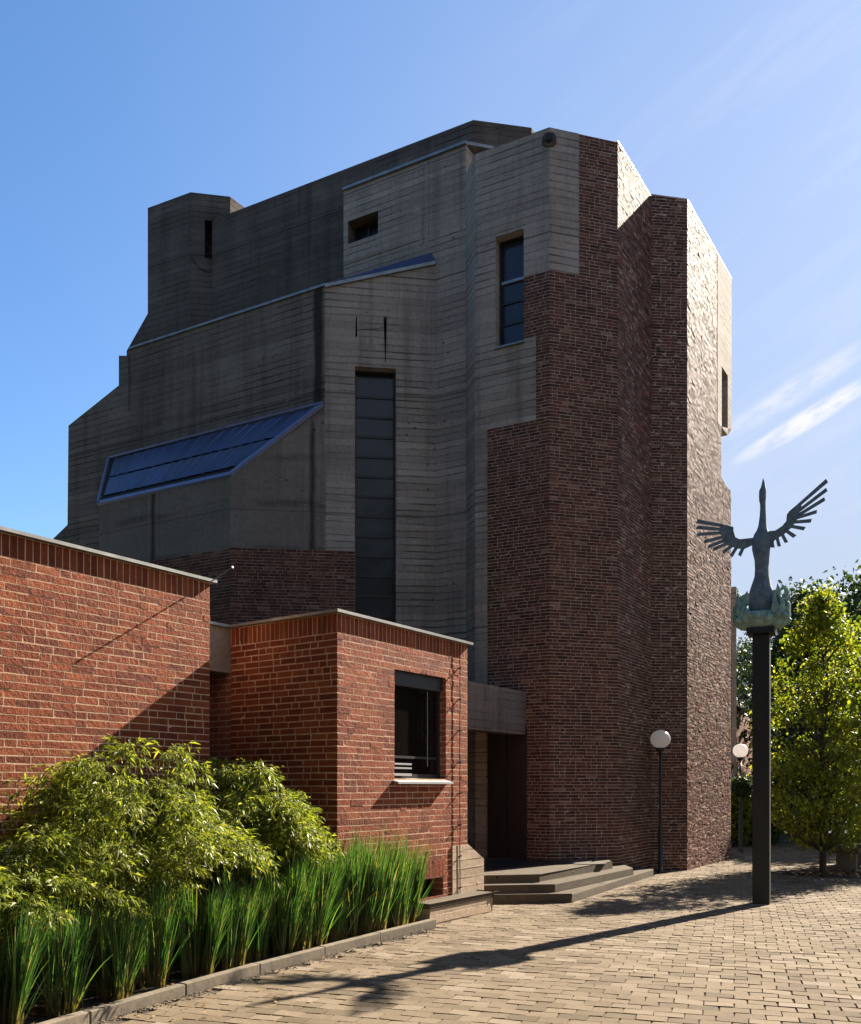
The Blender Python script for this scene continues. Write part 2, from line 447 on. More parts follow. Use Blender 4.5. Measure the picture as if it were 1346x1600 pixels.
# --- brick tower (A)
mb = MB()
yA0 = 0.0
polyA = [(0, 0), (WA.L, 0), (WA.L, HA), (0, HA)]
winA = WA.poly((775, 545), (819, 534), (819, 357), (775, 374))
zt = max(winA[2][1], winA[3][1]); zb = min(winA[0][1], winA[1][1]); ua, ub = winA[0][0], winA[1][0]
winA = [(ua, zb), (ub, zb), (ub, zt), (ua, zt)]
concA = [(0, 0), (WA.uz(762, 900)[0], 0)] + WA.poly((762, 672)) + WA.poly((838, 655), (838, 525))
zx = WA.uz(838, 525)[1]
concA += [(ub, zx), (ub, WA.uz(819, 432)[1]), (WA.L, WA.uz(858, 424)[1]), (WA.L, HA), (0, HA)]
# square off the steps of the concrete field
zlow = WA.uz(800, 664)[1]
concA[2] = (concA[2][0], zlow); concA[3] = (concA[3][0], zlow); concA[4] = (concA[4][0], zx)
concA[6] = (ub, WA.uz(840, 428)[1]); concA[7] = (WA.L, WA.uz(840, 428)[1])
mb.prism(WA, polyA, [winA], .3, 0, 0, (.0, .1), 2)
bricks(mb, WA, polyA, [concA, winA], 0, 3, course=.06, proud=.003, jit=.0022, ext=(0,.003))
mb.build('brick_wall', [M['cmortar'], M['cbrick'], M['conc_light']], church)
# concrete field: cut the window out by splitting into convex strips
mb = MB()
uw = concA[2][0]; u83 = concA[3][0]; zcb = concA[6][1]
CP = .008
mb.prism(WA, [(0, 0), (uw, 0), (uw, zlow), (u83, zlow), (u83, zx), (ub, zx), (ub, zb), (ua, zb), (ua, zt), (ub, zt), (ub, zcb), (WA.L+.003, zcb), (WA.L+.003, HA), (0, HA)], [], .02, CP, 0)
mb.build('concrete_facing', M['conc'], church)
mb = MB()
polyF = [(0, 0), (WF.L, 0), (WF.L, HA), (0, HA)]
uf = WF.uz(905, 300)[0]
concF = [(0, zcb), (uf, zcb), (uf, HA), (0, HA)]
mb.prism(WF, polyF, [], .3, 0, 0, (.1, .25))
bricks(mb, WF, polyF, [concF], 0, 4, course=.06, proud=.003, jit=.0022, ext=(.004,-.002))
mb.build('brick_wall', [M['cmortar'], M['cbrick']], church)
mb = MB(); mb.prism(WF, [(-.003, zcb), (uf, zcb), (uf, HA), (-.003, HA)], [], .02, CP); mb.build('concrete_facing', M['conc'], church)
mb = MB()
WR2 = W(PA2, plus(PA2, WR.d, WR.L+1.6))
polyR = [(0, 0), (WR2.L, 0), (WR2.L, HA), (0, HA)]
mb.prism(WR2, polyR, [], .3, 0, 0, (.3, 0))
TILT[0] = 1.4
bricks(mb, WR2, [(0, 0), (WR.L+.25, 0), (WR.L+.25, HA), (0, HA)], [], 0, 5, course=.06, proud=.0048, jit=.004)
mb.build('brick_wall', [M['cmortar'], M['cbrick']], church)
# tower body and roof
mb = MB()
inn = lambda p, d=.28: p
bodyA = [plus(PA0, (0,1), .45), plus(PA1, (0,1), .4), plus(PA2, (-.35,.9), .42), plus(plus(PA2, WR.d, WR.L+1.5), (-.9,.3), .4), plus(plus(PA2, WR.d, WR.L+1.5), LEFT, 3.4), plus(plus(PA0, RIGHT, 3.2), LEFT, .2)]
mb.extrude(bodyA, 0, HA-.25)
mb.build('roof', M['conc_dark'], church)
# roof edge coping
def coping(mb, wl, z, h=.035, over=.02, back=.25, u0=None, u1=None):
    u0 = 0 if u0 is None else u0; u1 = wl.L if u1 is None else u1
    a = [wl.pt(u0, z, over), wl.pt(u1, z, over), wl.pt(u1, z, -back), wl.pt(u0, z, -back)]
    b = [wl.pt(u0, z+h, over), wl.pt(u1, z+h, over), wl.pt(u1, z+h, -back), wl.pt(u0, z+h, -back)]
    mb.box8(a+b)
mb = MB()
coping(mb, WR2, HA+.002, .022, .012, .25)
mb.build('roof_edging', M['flash'], church)
# round spout under the roof corner
mb = MB()
q = WF.pt(.0, zat(219, PA1[1]), 0)
dn = Vector((-.15, -.99, 0))
qv = Vector(q)
mb.tube([qv-dn*.1, qv+dn*.035], .13, 20); mb.tube([qv+dn*.03, qv+dn*.1], .06, 14, 1)
mb.build('rain_spout', [M['conc_dark'], M['dark']], church)

def window_fill(w, hole, parent, rec, bars, fr=.05, pane='pane', barw=.035, name='window', frame='frame'):
    """framed glazing set back in a hole; bars: heights of horizontal glazing bars"""
    (u0, z0), (u1, _), (_, z1), _2 = hole
    mb = MB()
    for a, b, c, d in ((u0, u0+fr, z0, z1), (u1-fr, u1, z0, z1), (u0+fr, u1-fr, z0, z0+fr), (u0+fr, u1-fr, z1-fr, z1)):
        mb.prism(w, [(a, c), (b, c), (b, d), (a, d)], [], .06, -rec+.02)
    o = mb.build(name, M[frame], parent)
    for zb_ in bars:
        mb = MB()
        mb.prism(w, [(u0+fr, zb_-barw/2), (u1-fr, zb_-barw/2), (u1-fr, zb_+barw/2), (u0+fr, zb_+barw/2)], [], .05, -rec+.012)
        mb.build('glazing_bar', M[frame], o)
    zz = [z0+fr]+sorted(bars)+[z1-fr]
    mb = MB()
    for i in range(len(zz)-1):
        t = R.uniform(-.009, .009)
        c = [w.pt(u0+fr, zz[i], -rec-.01+t), w.pt(u1-fr, zz[i], -rec-.01-t), w.pt(u1-fr, zz[i+1], -rec-.01-t*.5), w.pt(u0+fr, zz[i+1], -rec-.01+t*.7)]
        d = [w.pt(u0+fr, zz[i], -rec-.03), w.pt(u1-fr, zz[i], -rec-.03), w.pt(u1-fr, zz[i+1], -rec-.03), w.pt(u0+fr, zz[i+1], -rec-.03)]
        mb.box8(c+d)
    mb.build('pane', M[pane], o)
    return o
hgt = zt-zb
wo = window_fill(WA, winA, church, .2, [zb+hgt*.24, zb+hgt*.43, zb+hgt*.62], .045)
mb = MB(); mb.prism(WA, [(ua-.03, zb-.02), (ub, zb-.02), (ub, zb+.012), (ua-.03, zb+.012)], [], .2, .05); mb.build('sill', M['flash'], wo)
mb = MB(); mb.prism(WA, [(ua+.045, zb+hgt*.62-.03), (ub-.045, zb+hgt*.62-.03), (ub-.045, zb+hgt*.62+.02), (ua+.045, zb+hgt*.62+.02)], [], .05, -.165); mb.build('transom', M['flash'], wo)

# --- brick tower (B)
HB1 = zat(305.5, PB1[1]); HB2 = zat(313, PB2[1]); HB3 = zat(436, PB3[1])
mb = MB()
polyB = [(0, 0), (WB.L, 0), (WB.L, HB2), (0, HB1)]
mb.prism(WB, polyB, [], .3, 0, 0, (0, .28))
bricks(mb, WB, polyB, [], 0, 6, course=.06, proud=.003, jit=.0026)
mb.prism(WB, [(0, HB1+.002), (WB.L, HB2+.002), (WB.L, HB2+.03), (0, HB1+.03)], [], .3, .012, 0)
mb.build('brick_wall', [M['cmortar'], M['cbrick']], church)
mb = MB()
uc = WBR.uz(1121, 500)[0]; un = WBR.uz(1127, 700)[0]
zn1 = WBR.uz(1135, 676)[1]; zn2 = WBR.uz(1127, 745)[1]; zn3 = WBR.uz(1141, 768)[1]
LB = WBR.L
slot = [(WBR.uz(1127.5, 600)[0], WBR.uz(1131, 672)[1]), (WBR.uz(1137, 600)[0], WBR.uz(1131, 672)[1]), (WBR.uz(1137, 600)[0], WBR.uz(1130, 576)[1]), (WBR.uz(1127.5, 600)[0], WBR.uz(1130, 576)[1])]
polyBR = [(0, 0), (LB-.04, 0), (LB-.04, zn3), (un, zn2), (un, zn1), (un+.001, HB2+(HB3-HB2)*.8), (0, HB2)]
mb.prism(WBR, polyBR, [], .3, 0, 0, (.28, 0))
bricks(mb, WBR, polyBR, [[(uc, zn1-.05), (LB+1, zn1-.05), (LB+1, HB2+2), (uc, HB2+2)]], 0, 7, course=.06, proud=.0048, jit=.0042)
mb.build('brick_wall', [M['cmortar'], M['cbrick']], church)
mb = MB()
mb.prism(WBR, [(uc, zn1-.05), (un-.1, zn1-.05), (LB, zn1+.25), (LB, HB3), (uc, HB2+(HB3-HB2)*uc/LB)], [slot], .5, .012)
mb.build('concrete_box', M['conc_light'], church)
window_fill(WBR, slot, church, .2, [], .03)
mb = MB()
back = plus(PB3, LEFT, 3.2)
mb.extrude([plus(PB1, (.2,.9), .4), plus(PB2, (-.2,.9), .42), plus(plus(PB3, RIGHT, -.5), (-.9,.4), .35), plus(back, RIGHT, -.5), plus(PB1, LEFT, 1.0)], 0, min(HB1, HB2)-.2)
mb.build('roof', M['conc_dark'], church)
mb = MB(); mb.prism(WBR, [(0, HB2+.002), (LB, HB3+.002), (LB, HB3+.024), (0, HB2+.024)], [], .25, .014); mb.build('roof_edging', M['flash'], church)
# concrete rain chute behind the tower
pc = P(1143.5, 24.3); wch = W(pc, plus(pc, (.95,-.3), .13))
mb = MB()
zc1 = zat(917, pc[1]); zc0 = zat(1195, pc[1])
mb.extrude([wch.p0, wch.p1, plus(wch.p1, (.3,.95), .6), plus(wch.p0, (.3,.95), .6)], zc0, zc1)
mb.tube([(*plus(wch.p1, (0,1), .1), zc0), (*plus(wch.p1, (0,1), .1), zc0-.2), (*plus(wch.p1, (-.5,.5), .2), zc0-.45)], .045, 10, 1)
mb.build('rain_chute', [M['conc_light'], M['flash']], church)
mb = MB(); mb.extrude([P(1085, 24.6), P(1143, 24.75), plus(P(1143, 24.75), (.3,.95), 3), P(1070, 28)], 0, zc1+1.0); mb.build('rear_block', M['conc_dark'], church)

TILT[0] = 1.0
# --- narrow facet and frontal wall
HV = zat(225, on_vp(PF, -1900, 731)[1])
mb = MB(); mb.prism(WFac, [(0, 0), (WFac.L, 0), (WFac.L, HA), (0, HA)], [], .25, 0, 0, (0, 0)); mb.build('concrete_wall', M['conc'], church)
mb = MB()
hv = WV.poly((544, 378), (591, 368), (591, 330), (540, 346))
zv0, zv1 = hv[0][1], hv[3][1]
zv0 = (hv[0][1]+hv[1][1])/2; zv1 = (hv[2][1]+hv[3][1])/2
hvo = [(hv[0][0], zv0), (hv[1][0], zv0), (hv[1][0], zv1), (hv[0][0], zv1)]
mb.prism(WV, [(0, 0), (WV.L, 0), (WV.L, HV), (0, HV)], [hvo], .4, 0, 0, (0, 0), 1)
mb.build('concrete_wall', [M['conc'], M['conc_dark']], church)
window_fill(WV, hvo, church, .3, [], .04)
mb = MB(); mb.prism(WV, [(hvo[1][0]-.42, zv0+.04), (hvo[1][0]-.38, zv0+.04), (hvo[1][0]-.38, zv1-.04), (hvo[1][0]-.42, zv1-.04)], [], .05, -.27)
mb.build('shutter_bar', M['frame'], church)
# joint strip and panel relief on the upper wall
mb = MB()
for (xa, xb, ya, yb) in ((657, 661, 258, 384), (666, 670, 258, 384)):
    a = WV.uz(xa, yb); b = WV.uz(xb, ya); mb.prism(WV, [a, (b[0], a[1]), b, (a[0], b[1])], [], .03, .014)
a = WV.uz(537, 414); b = WV.uz(600, 392)
mb.prism(WV, [(a[0], a[1]), (b[0]+1.0, a[1]+.02), (b[0]+1.0, zv0-.42), (a[0], zv0-.42)], [], .03, .02)
mb.build('relief_strip', M['conc'], church)
mb = MB(); mb.prism(WV, [(0, HV+.003), (WV.L+.02, HV+.003), (WV.L+.02, HV+.055), (0, HV+.055)], [], .35, .05)
g0 = Vector(WV.pt(WV.L-.05, HV+.03, .02)); gx = Vector((.97, .24, 0))
mb.box(tuple(g0), gx, (-.24,.97,0), (0,0,1), .62, .18, .06)
mb.build('roof_edging', M['flash'], church)
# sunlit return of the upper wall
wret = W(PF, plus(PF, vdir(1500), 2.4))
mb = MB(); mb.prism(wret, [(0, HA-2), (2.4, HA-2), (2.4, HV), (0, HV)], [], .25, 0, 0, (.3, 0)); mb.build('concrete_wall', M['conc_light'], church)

mb = MB()
zM0 = WM.uz(508, 448)[1]; zM1 = WM.uz(680, 412)[1]
wM = WM.poly((555, 990), (619, 990), (619, 576), (555, 572))
zmb, zmt = 2.6, (wM[2][1]+wM[3][1])/2
wM = [(wM[0][0], zmb), (wM[1][0], zmb), (wM[1][0], zmt), (wM[0][0], zmt)]
s1 = WM.poly((555.5, 526), (558.5, 526), (558, 494), (556, 494)); s2 = WM.poly((602, 566), (603, 566), (605, 494), (599.5, 494))
mb.prism(WM, [(0, 0), (WM.L, 0), (WM.L, zM1), (0, zM0)], [wM, s1, s2], .4, 0, 0, (0, 0))
mb.build('concrete_wall', M['conc'], church)
nb = 13
pw = (wM[3][1]-wM[0][1])
bars = [wM[3][1]-.5-.395*i for i in range(nb)]
window_fill(WM, wM, church, .22, [b for b in bars if b > zmb+.2], .035, barw=.045)
# smooth lower panel beside the tall window
zb1 = WM.uz(530, 729)[1]; zbk = WM.uz(530, 861)[1]
mb = MB(); mb.prism(WM, [(.02, zbk), (wM[0][0]-.003, zbk), (wM[0][0]-.003, zb1), (.02, zb1)], [], .02, .012); mb.build('concrete_panel', M['conc_light'], church)
# crack-like groove linking the slits
a = WM.uz(557, 516); b = WM.uz(601, 512)
mb = MB(); mb.prism(WM, [(a[0], a[1]-.007), (b[0], b[1]-.006), (b[0], b[1]+.004), (a[0], a[1]+.004)], [], .01, .0025); mb.build('groove', M['dark'], church)
# M roof: blue sheet leaning on the upper wall
mb = MB()
def lean(p_out0, z0, p_out1, z1, p_in0, zi0, p_in1, zi1, t=.04):
    return [(*p_out0, z0), (*p_out1, z1), (*p_in1, zi1), (*p_in0, zi0), (*p_out0, z0-t), (*p_out1, z1-t), (*p_in1, zi1-t), (*p_in0, zi0-t)]
pi0 = on_vp(PV, -1900, 515); pi1 = plus(PV, (0,1), .05)
zi0 = zat(441, pi0[1]); zi1 = zat(390, PV[1])
zi = WV.uz(600, 417)[1]
mb.box8(lean(PM0, zM0+.02, plus(PV, (0,-1), .02), zM1+.02, pi0, zi0, pi1, zi1))
rf = mb.build('skylight', M['blueroof'], church)
mb = MB()
for k in range(1, 9):
    t = k/9
    a = Vector((PM0[0]+(PV[0]-PM0[0])*t, PM0[1]+(PV[1]-PM0[1])*t, zM0+(zM1-zM0)*t+.03)); b = Vector((pi0[0]+(pi1[0]-pi0[0])*t, pi0[1]+(pi1[1]-pi0[1])*t, zi0+(zi1-zi0)*t+.01))
    mb.tube([a, b], .014, 5)
mb.build('seam', M['bluetrim'], rf)
mb = MB(); 
mb.prism(WM, [(0, zM0-.03), (WM.L, zM1-.03), (WM.L, zM1+.035), (0, zM0+.035)], [], .06, .05); mb.build('roof_edging', M['flash'], church)

# --- left concrete body L
mb = MB()
zL = WL.uz(400, 483)[1]
outL = [(0, 0), (WL.L, 0), (WL.L, zL), (WL.uz(201, 545)[0], zL), (WL.uz(200.5, 549)[0], zL-.12), WL.uz(187, 556), WL.uz(187, 601), WL.uz(107, 665), WL.uz(105.5, 820), WL.uz(62, 862), (WL.uz(60, 900)[0], 0)]
outL[0] = (outL[-1][0], 0); outL = outL[:-1]
uS = WL.L-.28
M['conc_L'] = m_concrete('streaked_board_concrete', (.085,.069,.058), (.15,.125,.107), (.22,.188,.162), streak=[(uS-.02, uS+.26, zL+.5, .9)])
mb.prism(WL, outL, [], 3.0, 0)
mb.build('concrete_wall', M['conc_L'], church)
mb = MB(); mb.prism(WL, [(WL.uz(203, 545)[0], zL+.003), (WL.L+.03, zL+.003), (WL.L+.03, zL+.05), (WL.uz(203, 545)[0], zL+.05)], [], .3, .04)
q = Vector(WL.pt(WL.L, zL-.5, .05)); 
mb.build('roof_edging', M['flash'], church)
mb = MB(); uq = WL.uz(187, 560)[0]; uq2 = WL.uz(202, 560)[0]
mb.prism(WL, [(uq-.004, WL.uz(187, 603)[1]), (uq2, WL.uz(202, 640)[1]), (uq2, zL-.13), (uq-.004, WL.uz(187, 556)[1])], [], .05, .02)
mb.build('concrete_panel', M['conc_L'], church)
# bay with sloping blue glazing
zKt = zat(745, PK[1]); zJt = WBay.uz(155, 790)[1]; zKt = (zKt+zJt)/2; zJt = zKt
zTop = (WL.uz(505, 634)[1]+WL.uz(180, 718)[1])/2
Jin = on_vp(PM0, -1900, 172)
zbrick = WBay.uz(300, 866)[1]
mb = MB()
zBs = (zKt+0)
mb.prism(WBay, [(0, 0), (WBay.L, 0), (WBay.L, zKt), (0, zKt)], [], .3, 0, 0, (0,.1))
mb.prism(WBF, [(0, 0), (WBF.L, 0), (WBF.L, zTop), (0, zKt)], [], .3, 0, 0, (.1, 0))
mb.face([(*PJ, 0), (*PJ, zKt), (*Jin, zTop), (*Jin, 0)])
uK = WBF.L-.3
M['conc_bay'] = m_concrete('bay_concrete', (.12,.102,.088), (.175,.15,.13), (.235,.204,.178), board=.9, line=.4, stain=.35, streak=[(uK-.03, uK+.14, zTop, .85), (uK+.2, uK+.27, zTop, .8)])
bay = mb.build('bay', M['conc_bay'], church)
# blue glazing slab
A0 = Vector((*PJ, zKt+.02)); A1 = Vector((*PK, zKt+.02)); A2 = Vector((*PM0, zTop+.0)); A3 = Vector((*Jin, zTop))
topM0 = Vector((PM0[0]-.02, PM0[1]-.03, zTop+.02))
nrm = ((A1-A0).cross(A3-A0)).normalized()
if nrm.z < 0: nrm = -nrm
def q4(s, t):
    lo = A0.lerp(A1, s); hi = A3.lerp(topM0, s); return lo.lerp(hi, t)
mb = MB()
mb.box8([q4(0,0), q4(1,0), q4(1,1), q4(0,1)]+[q4(0,0)-nrm*.05, q4(1,0)-nrm*.05, q4(1,1)-nrm*.05, q4(0,1)-nrm*.05])
gl = mb.build('skylight', M['dark'], church)
mb = MB()
rows = [(.15, .53), (.555, .97)]; n = 17
for (t0, t1) in rows:
    for i in range(n):
        s0 = .035+.93*i/n; s1 = .035+.93*(i+1)/n-.004
        o0 = nrm*(.02+R.uniform(0, .012)); o1 = nrm*(.035+R.uniform(0, .012))
        c = [q4(s0,t0)+o1, q4(s1,t0)+o0, q4(s1,t1)+o0*.7, q4(s0,t1)+o1*.7]
        mb.box8(c+[p-nrm*.012 for p in c])
mb.build('pane', M['blueroof'], gl)
mb = MB()
for (t0, t1) in rows:
    for i in range(n+1):
        s0 = .034+.93*i/n
        mb.tube([q4(s0, t0)+nrm*.03, q4(s0, t1)+nrm*.03], .007, 5)
mb.build('seam', M['bluetrim'], gl)
mb = MB()
for (a, b) in ((q4(-.01,.0), q4(1.0,.0)), (q4(1.0,0), q4(1,1.0))):
    d = (b-a).normalized(); side = nrm.cross(d).normalized()
    if side.dot(q4(.5,.5)-a) < 0: side = -side
    c = [a-side*.02, b-side*.02, b+side*.085, a+side*.085]
    mb.box8([p+nrm*.045 for p in c]+[p-nrm*.02 for p in c])
for (a, b) in ((q4(0,0), q4(0,1)), (q4(0,1), q4(1,1))):
    mb.tube([a+nrm*.05, b+nrm*.05], .03, 6)
mb.build('skylight_frame', M['bluetrim'], gl)
# brick base of bay and frontal wall
mb = MB()
for w, u0, u1, z1, sd in ((WBay, 0, WBay.L, zbrick, 21), (WBF, 0, WBF.L, zbk, 22), (WM, 0, wM[0][0]-.01, zbk, 23)):
    pl = [(u0, 1.5), (u1, 1.5), (u1, z1), (u0, z1)]
    mb.prism(w, [(u0, 0), (u1, 0), (u1, z1), (u0, z1)], [], .02, .004)
    bricks(mb, w, pl, [], .004, sd, course=.06, jit=.003, ext=(0,.0))
mb.build('brick_base', [M['cmortar'], M['cbrick']], church)

# --- nave slab and stair tower
PN1 = plus(on_vp(PV, -1900, 740), (.09,.45), 1.0)
PN1 = hit(PN1, (1, 0.0001), 740)
PN0 = on_vp(PN1, -1979, 332)
WN = W(PN0, PN1); HN = zat(187, PN1[1])
PN2 = on_vp(PN1, 8500, 831)
mb = MB()
mb.extrude([PN0, PN1, PN2, plus(PN2, RIGHT, 5), plus(PN0, RIGHT, 6)], 0, HN)
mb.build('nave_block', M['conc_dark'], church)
mb = MB(); mb.prism(WN, [(0, HN-1.05), (WN.L, HN-1.05), (WN.L, HN-.9), (0, HN-.9)], [], .02, .01)
PT1 = on_vp(PN0, 8500, 298); PT0 = on_vp(PT1, -2229, 231)
PT2 = on_vp(PT1, 8500, 360)
HT = zat(300, PT1[1])
WT = W(PT0, PT1)
mb = MB()
gapu = .12
WTF = W(PT1, PT2)
slotT = [(WTF.uz(320, 400)[0], WTF.uz(326, 405)[1]), (WTF.uz(331.5, 400)[0], WTF.uz(326, 405)[1]), (WTF.uz(331.5, 400)[0], WTF.uz(326, 344)[1]), (WTF.uz(320, 400)[0], WTF.uz(326, 344)[1])]
mb.prism(WTF, [(0, 0), (WTF.L, 0), (WTF.L, HT), (0, HT)], [slotT], .4, 0, 0, (0, 0), 1)
mb.prism(WT, [(WT.uz(190, 560)[0], 0), (WT.L, 0), (WT.L, HT), (0, HT), (0, WT.uz(230, 490)[1]), WT.uz(198, 548)], [], .4, 0, 0, (0, .1))
mb.extrude([plus(PT0, (.3,.5), .6), plus(PT1, (0,1), .6), plus(PT2, (-.3,1), .45), plus(PT2, RIGHT, 2.0), plus(plus(PT0, RIGHT, 2.0), (1,0), .4)], 0, HT-.05)
wt3 = W(PT2, plus(PT2, RIGHT, 2.0)); mb.prism(wt3, [(0, 0), (2, 0), (2, HT), (0, HT)], [], .3)
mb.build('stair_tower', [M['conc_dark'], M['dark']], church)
mb = MB(); pz = PT1
a = WTF.uz(301, 425); b = WTF.uz(327, 405)
mb.prism(WTF, [(a[0]+.15, a[1]+.1), (b[0], a[1]+.02), b, (a[0], b[1])], [], .1, .035); mb.build('concrete_bracket', M['conc_dark'], church)

# ================================================================== ANNEX, WING (local frame a along d1, b along d2)
C0 = P(527, 9.82); d1 = vdir(1632); d2 = (-d1[1], d1[0])
def AB(a, b): return (C0[0]+d1[0]*a+d2[0]*b, C0[1]+d1[1]*a+d2[1]*b)
def ab_of(p): 
    x, y = p[0]-C0[0], p[1]-C0[1]; return (x*d1[0]+y*d1[1], x*d2[0]+y*d2[1])
aR = ab_of(hit(C0, d1, 730.5))[0]
HX = zat(958, C0[1])
bC = 1.70
annex = thing('brick_annex', (*AB(aR/2, 1.5), 0), 'low red brick annex with one dark window and a metal roof edge', 'building')
WX = W(AB(0, 0), AB(aR, 0)); WXL = W(AB(0, 4.0), AB(0, 0))
hx = WX.poly((616.5, 1212), (697, 1222), (697, 1056), (616.5, 1043))
zx0 = WX.uz(655, 1217)[1]; zx1 = WX.uz(655, 1049.5)[1]
hx = [(hx[0][0], zx0), (hx[1][0], zx0), (hx[1][0], zx1), (hx[0][0], zx1)]
cl = WX.poly((652, 1402), (693, 1402), (693, 1370), (652, 1374)); cz0, cz1 = .27, WX.uz(680, 1372)[1]
cl = [(cl[0][0], cz0), (cl[1][0], cz0), (cl[1][0], cz1), (cl[0][0], cz1)]
uP = WX.uz(705.7, 1350)[0]; zP = WX.uz(712, 1321.5)[1]
mb = MB()
pX = [(0, 0), (WX.L, 0), (WX.L, HX), (0, HX)]
mb.prism(WX, pX, [hx, cl], .3, 0, 0, (.3, .3), 2)
sold = [(cl[0][0]-.25, cz1+.005), (cl[1][0]+.01, cz1+.005), (cl[1][0]+.01, cz1+.24), (cl[0][0]-.25, cz1+.24)]
bricks(mb, WX, pX, [hx, cl, [(uP, 0), (9, 0), (9, zP), (uP, zP)], sold], 0, 31, proud=.0014, jit=.0009, soldier=.215, ext=(.005,.003))
rg = random.Random(5); us = cl[0][0]-.25
while us < cl[1][0]:
    one_brick(mb, WX, us+.005, us+.069, cz1+.01, cz1+.232, 0, rg, .0055, .0024, 1); us += .074
mb.build('wall', [M['mortar'], M['brick'], M['reveal']], annex)
mb = MB()
pXL = [(4.0-bC, 0), (WXL.L, 0), (WXL.L, HX), (4.0-bC, HX)]
mb.prism(WXL, pXL, [], .3, 0, 0, (0, .3))
bricks(mb, WXL, pXL, [], 0, 32, proud=.0014, jit=.0009, soldier=.215)
mb.build('wall', [M['mortar'], M['brick']], annex)
mb = MB()
for p, q_ in ((AB(aR, 0), AB(aR, 5.2)), (AB(aR, 5.2), AB(-.3, 5.2)), (AB(0, bC), AB(.0001, 2.35))):
    pass
mb.extrude([AB(aR-.001, .31), AB(aR-.001, 5.2), AB(.0, 5.2), AB(.0, bC+.001), AB(.31, bC+.001), AB(.31, .31)], 0, HX-.01)
mb.build('rear_wall', M['reveal'], annex)
mb = MB()
ov = .06
mb.extrude([AB(-ov, -ov), AB(aR+ov, -ov), AB(aR+ov, 5.25), AB(-ov, 5.25)], HX+.003, HX+.036)
mb.extrude([AB(-1.2, bC-.04), AB(-ov-.002, bC-.04), AB(-ov-.002, 5.2), AB(-1.2, 5.2)], HX+.002, HX+.034)
mb.build('roof_edging', M['zinc'], annex)
# link beam and recess
zb0 = zat(1052, AB(0, bC)[1])
mb = MB(); mb.extrude([AB(-.95, bC+.01), AB(-.003, bC+.01), AB(-.003, bC+.3), AB(-.95, bC+.3)], zb0, HX); mb.build('concrete_beam', M['conc_smooth'], annex)
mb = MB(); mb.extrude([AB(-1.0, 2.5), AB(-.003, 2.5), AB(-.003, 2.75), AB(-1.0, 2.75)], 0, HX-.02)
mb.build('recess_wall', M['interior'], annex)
mb = MB()
for bb in (-.12, -.86): mb.extrude([AB(bb, 2.44), AB(bb+.06, 2.44), AB(bb+.06, 2.498), AB(bb, 2.498)], 0, zb0+.2)
mb.extrude([AB(-.86, 2.44), AB(-.06, 2.44), AB(-.06, 2.498), AB(-.86, 2.498)], zb0+.2, zb0+.28)
mb.build('door_frame', M['frame'], annex)
# window
win = window_fill(WX, hx, annex, .12, [hx[0][1]+.27], .06, 'pane_dark', .03)
mb = MB(); mb.prism(WX, [(hx[0][0]+.002, hx[2][1]-.2), (hx[1][0]-.002, hx[2][1]-.2), (hx[1][0]-.002, hx[2][1]-.002), (hx[0][0]+.002, hx[2][1]-.002)], [], .06, -.055); mb.build('shutter_box', M['frame'], win)
mb = MB(); u0 = WX.uz(677, 1100)[0]
mb.prism(WX, [(u0, hx[0][1]+.16), (u0+.005, hx[0][1]+.16), (u0+.005, hx[2][1]-.22), (u0, hx[2][1]-.22)], [], .005, -.088); mb.build('shutter_rail', M['white'], win)
mb = MB()
for zz, hh in ((.035, .03), (.12, .02), (.17, .022)):
    mb.prism(WX, [(hx[0][0]+.01, hx[0][1]+zz), (hx[0][0]+.42, hx[0][1]+zz), (hx[0][0]+.42, hx[0][1]+zz+hh), (hx[0][0]+.01, hx[0][1]+zz+hh)], [], .04, -.045)
mb.build('vent_grille', M['white'], win)
mb = MB()
s0, s1_ = hx[0][0]-.03, hx[1][0]+.05; zs = hx[0][1]
mb.box8([WX.pt(s0, zs+.004, -.1), WX.pt(s1_, zs+.004, -.1), WX.pt(s1_, zs-.04, .085), WX.pt(s0, zs-.04, .085), WX.pt(s0, zs-.012, -.1), WX.pt(s1_, zs-.012, -.1), WX.pt(s1_, zs-.065, .085), WX.pt(s0, zs-.065, .085)])
mb.build('sill', M['white'], win)
window_fill(WX, cl, annex, .22, [], .02, 'pane_dark', name='cellar_window')
# plinth wing wall
mb = MB(); aP2 = ab_of(hit(AB(0, -.03), d1, 757.5))[0]; wp = W(AB(uP, -.02), AB(aP2, -.02))
zP2 = wp.uz(757.5, 1342)[1]
mb.prism(wp, [(0, .0), (wp.L, .0), (wp.L, zP2), (aR-uP+.0, zP), (0, zP)], [], .28, 0)
mb.build('concrete_plinth', M['conc_plinth'], annex)
# lightning conductor
mb = MB(); ul = WX.uz(716, 1200)[0]
pts = [WX.pt(ul+R.uniform(-.006,.006), z, .03) for z in np.linspace(.28, HX-.05, 26)]
mb.tube(pts, .006, 6)
for z in np.arange(.35, HX-.1, .42):
    mb.tube([WX.pt(ul-.005, z, -.0), WX.pt(ul, z+.01, .06)], .009, 6)
    mb.tube([WX.pt(ul-.015, z, .03), WX.pt(ul+.02, z+.012, .03)], .012, 6)
mb.build('lightning_conductor', M['frame'], annex)

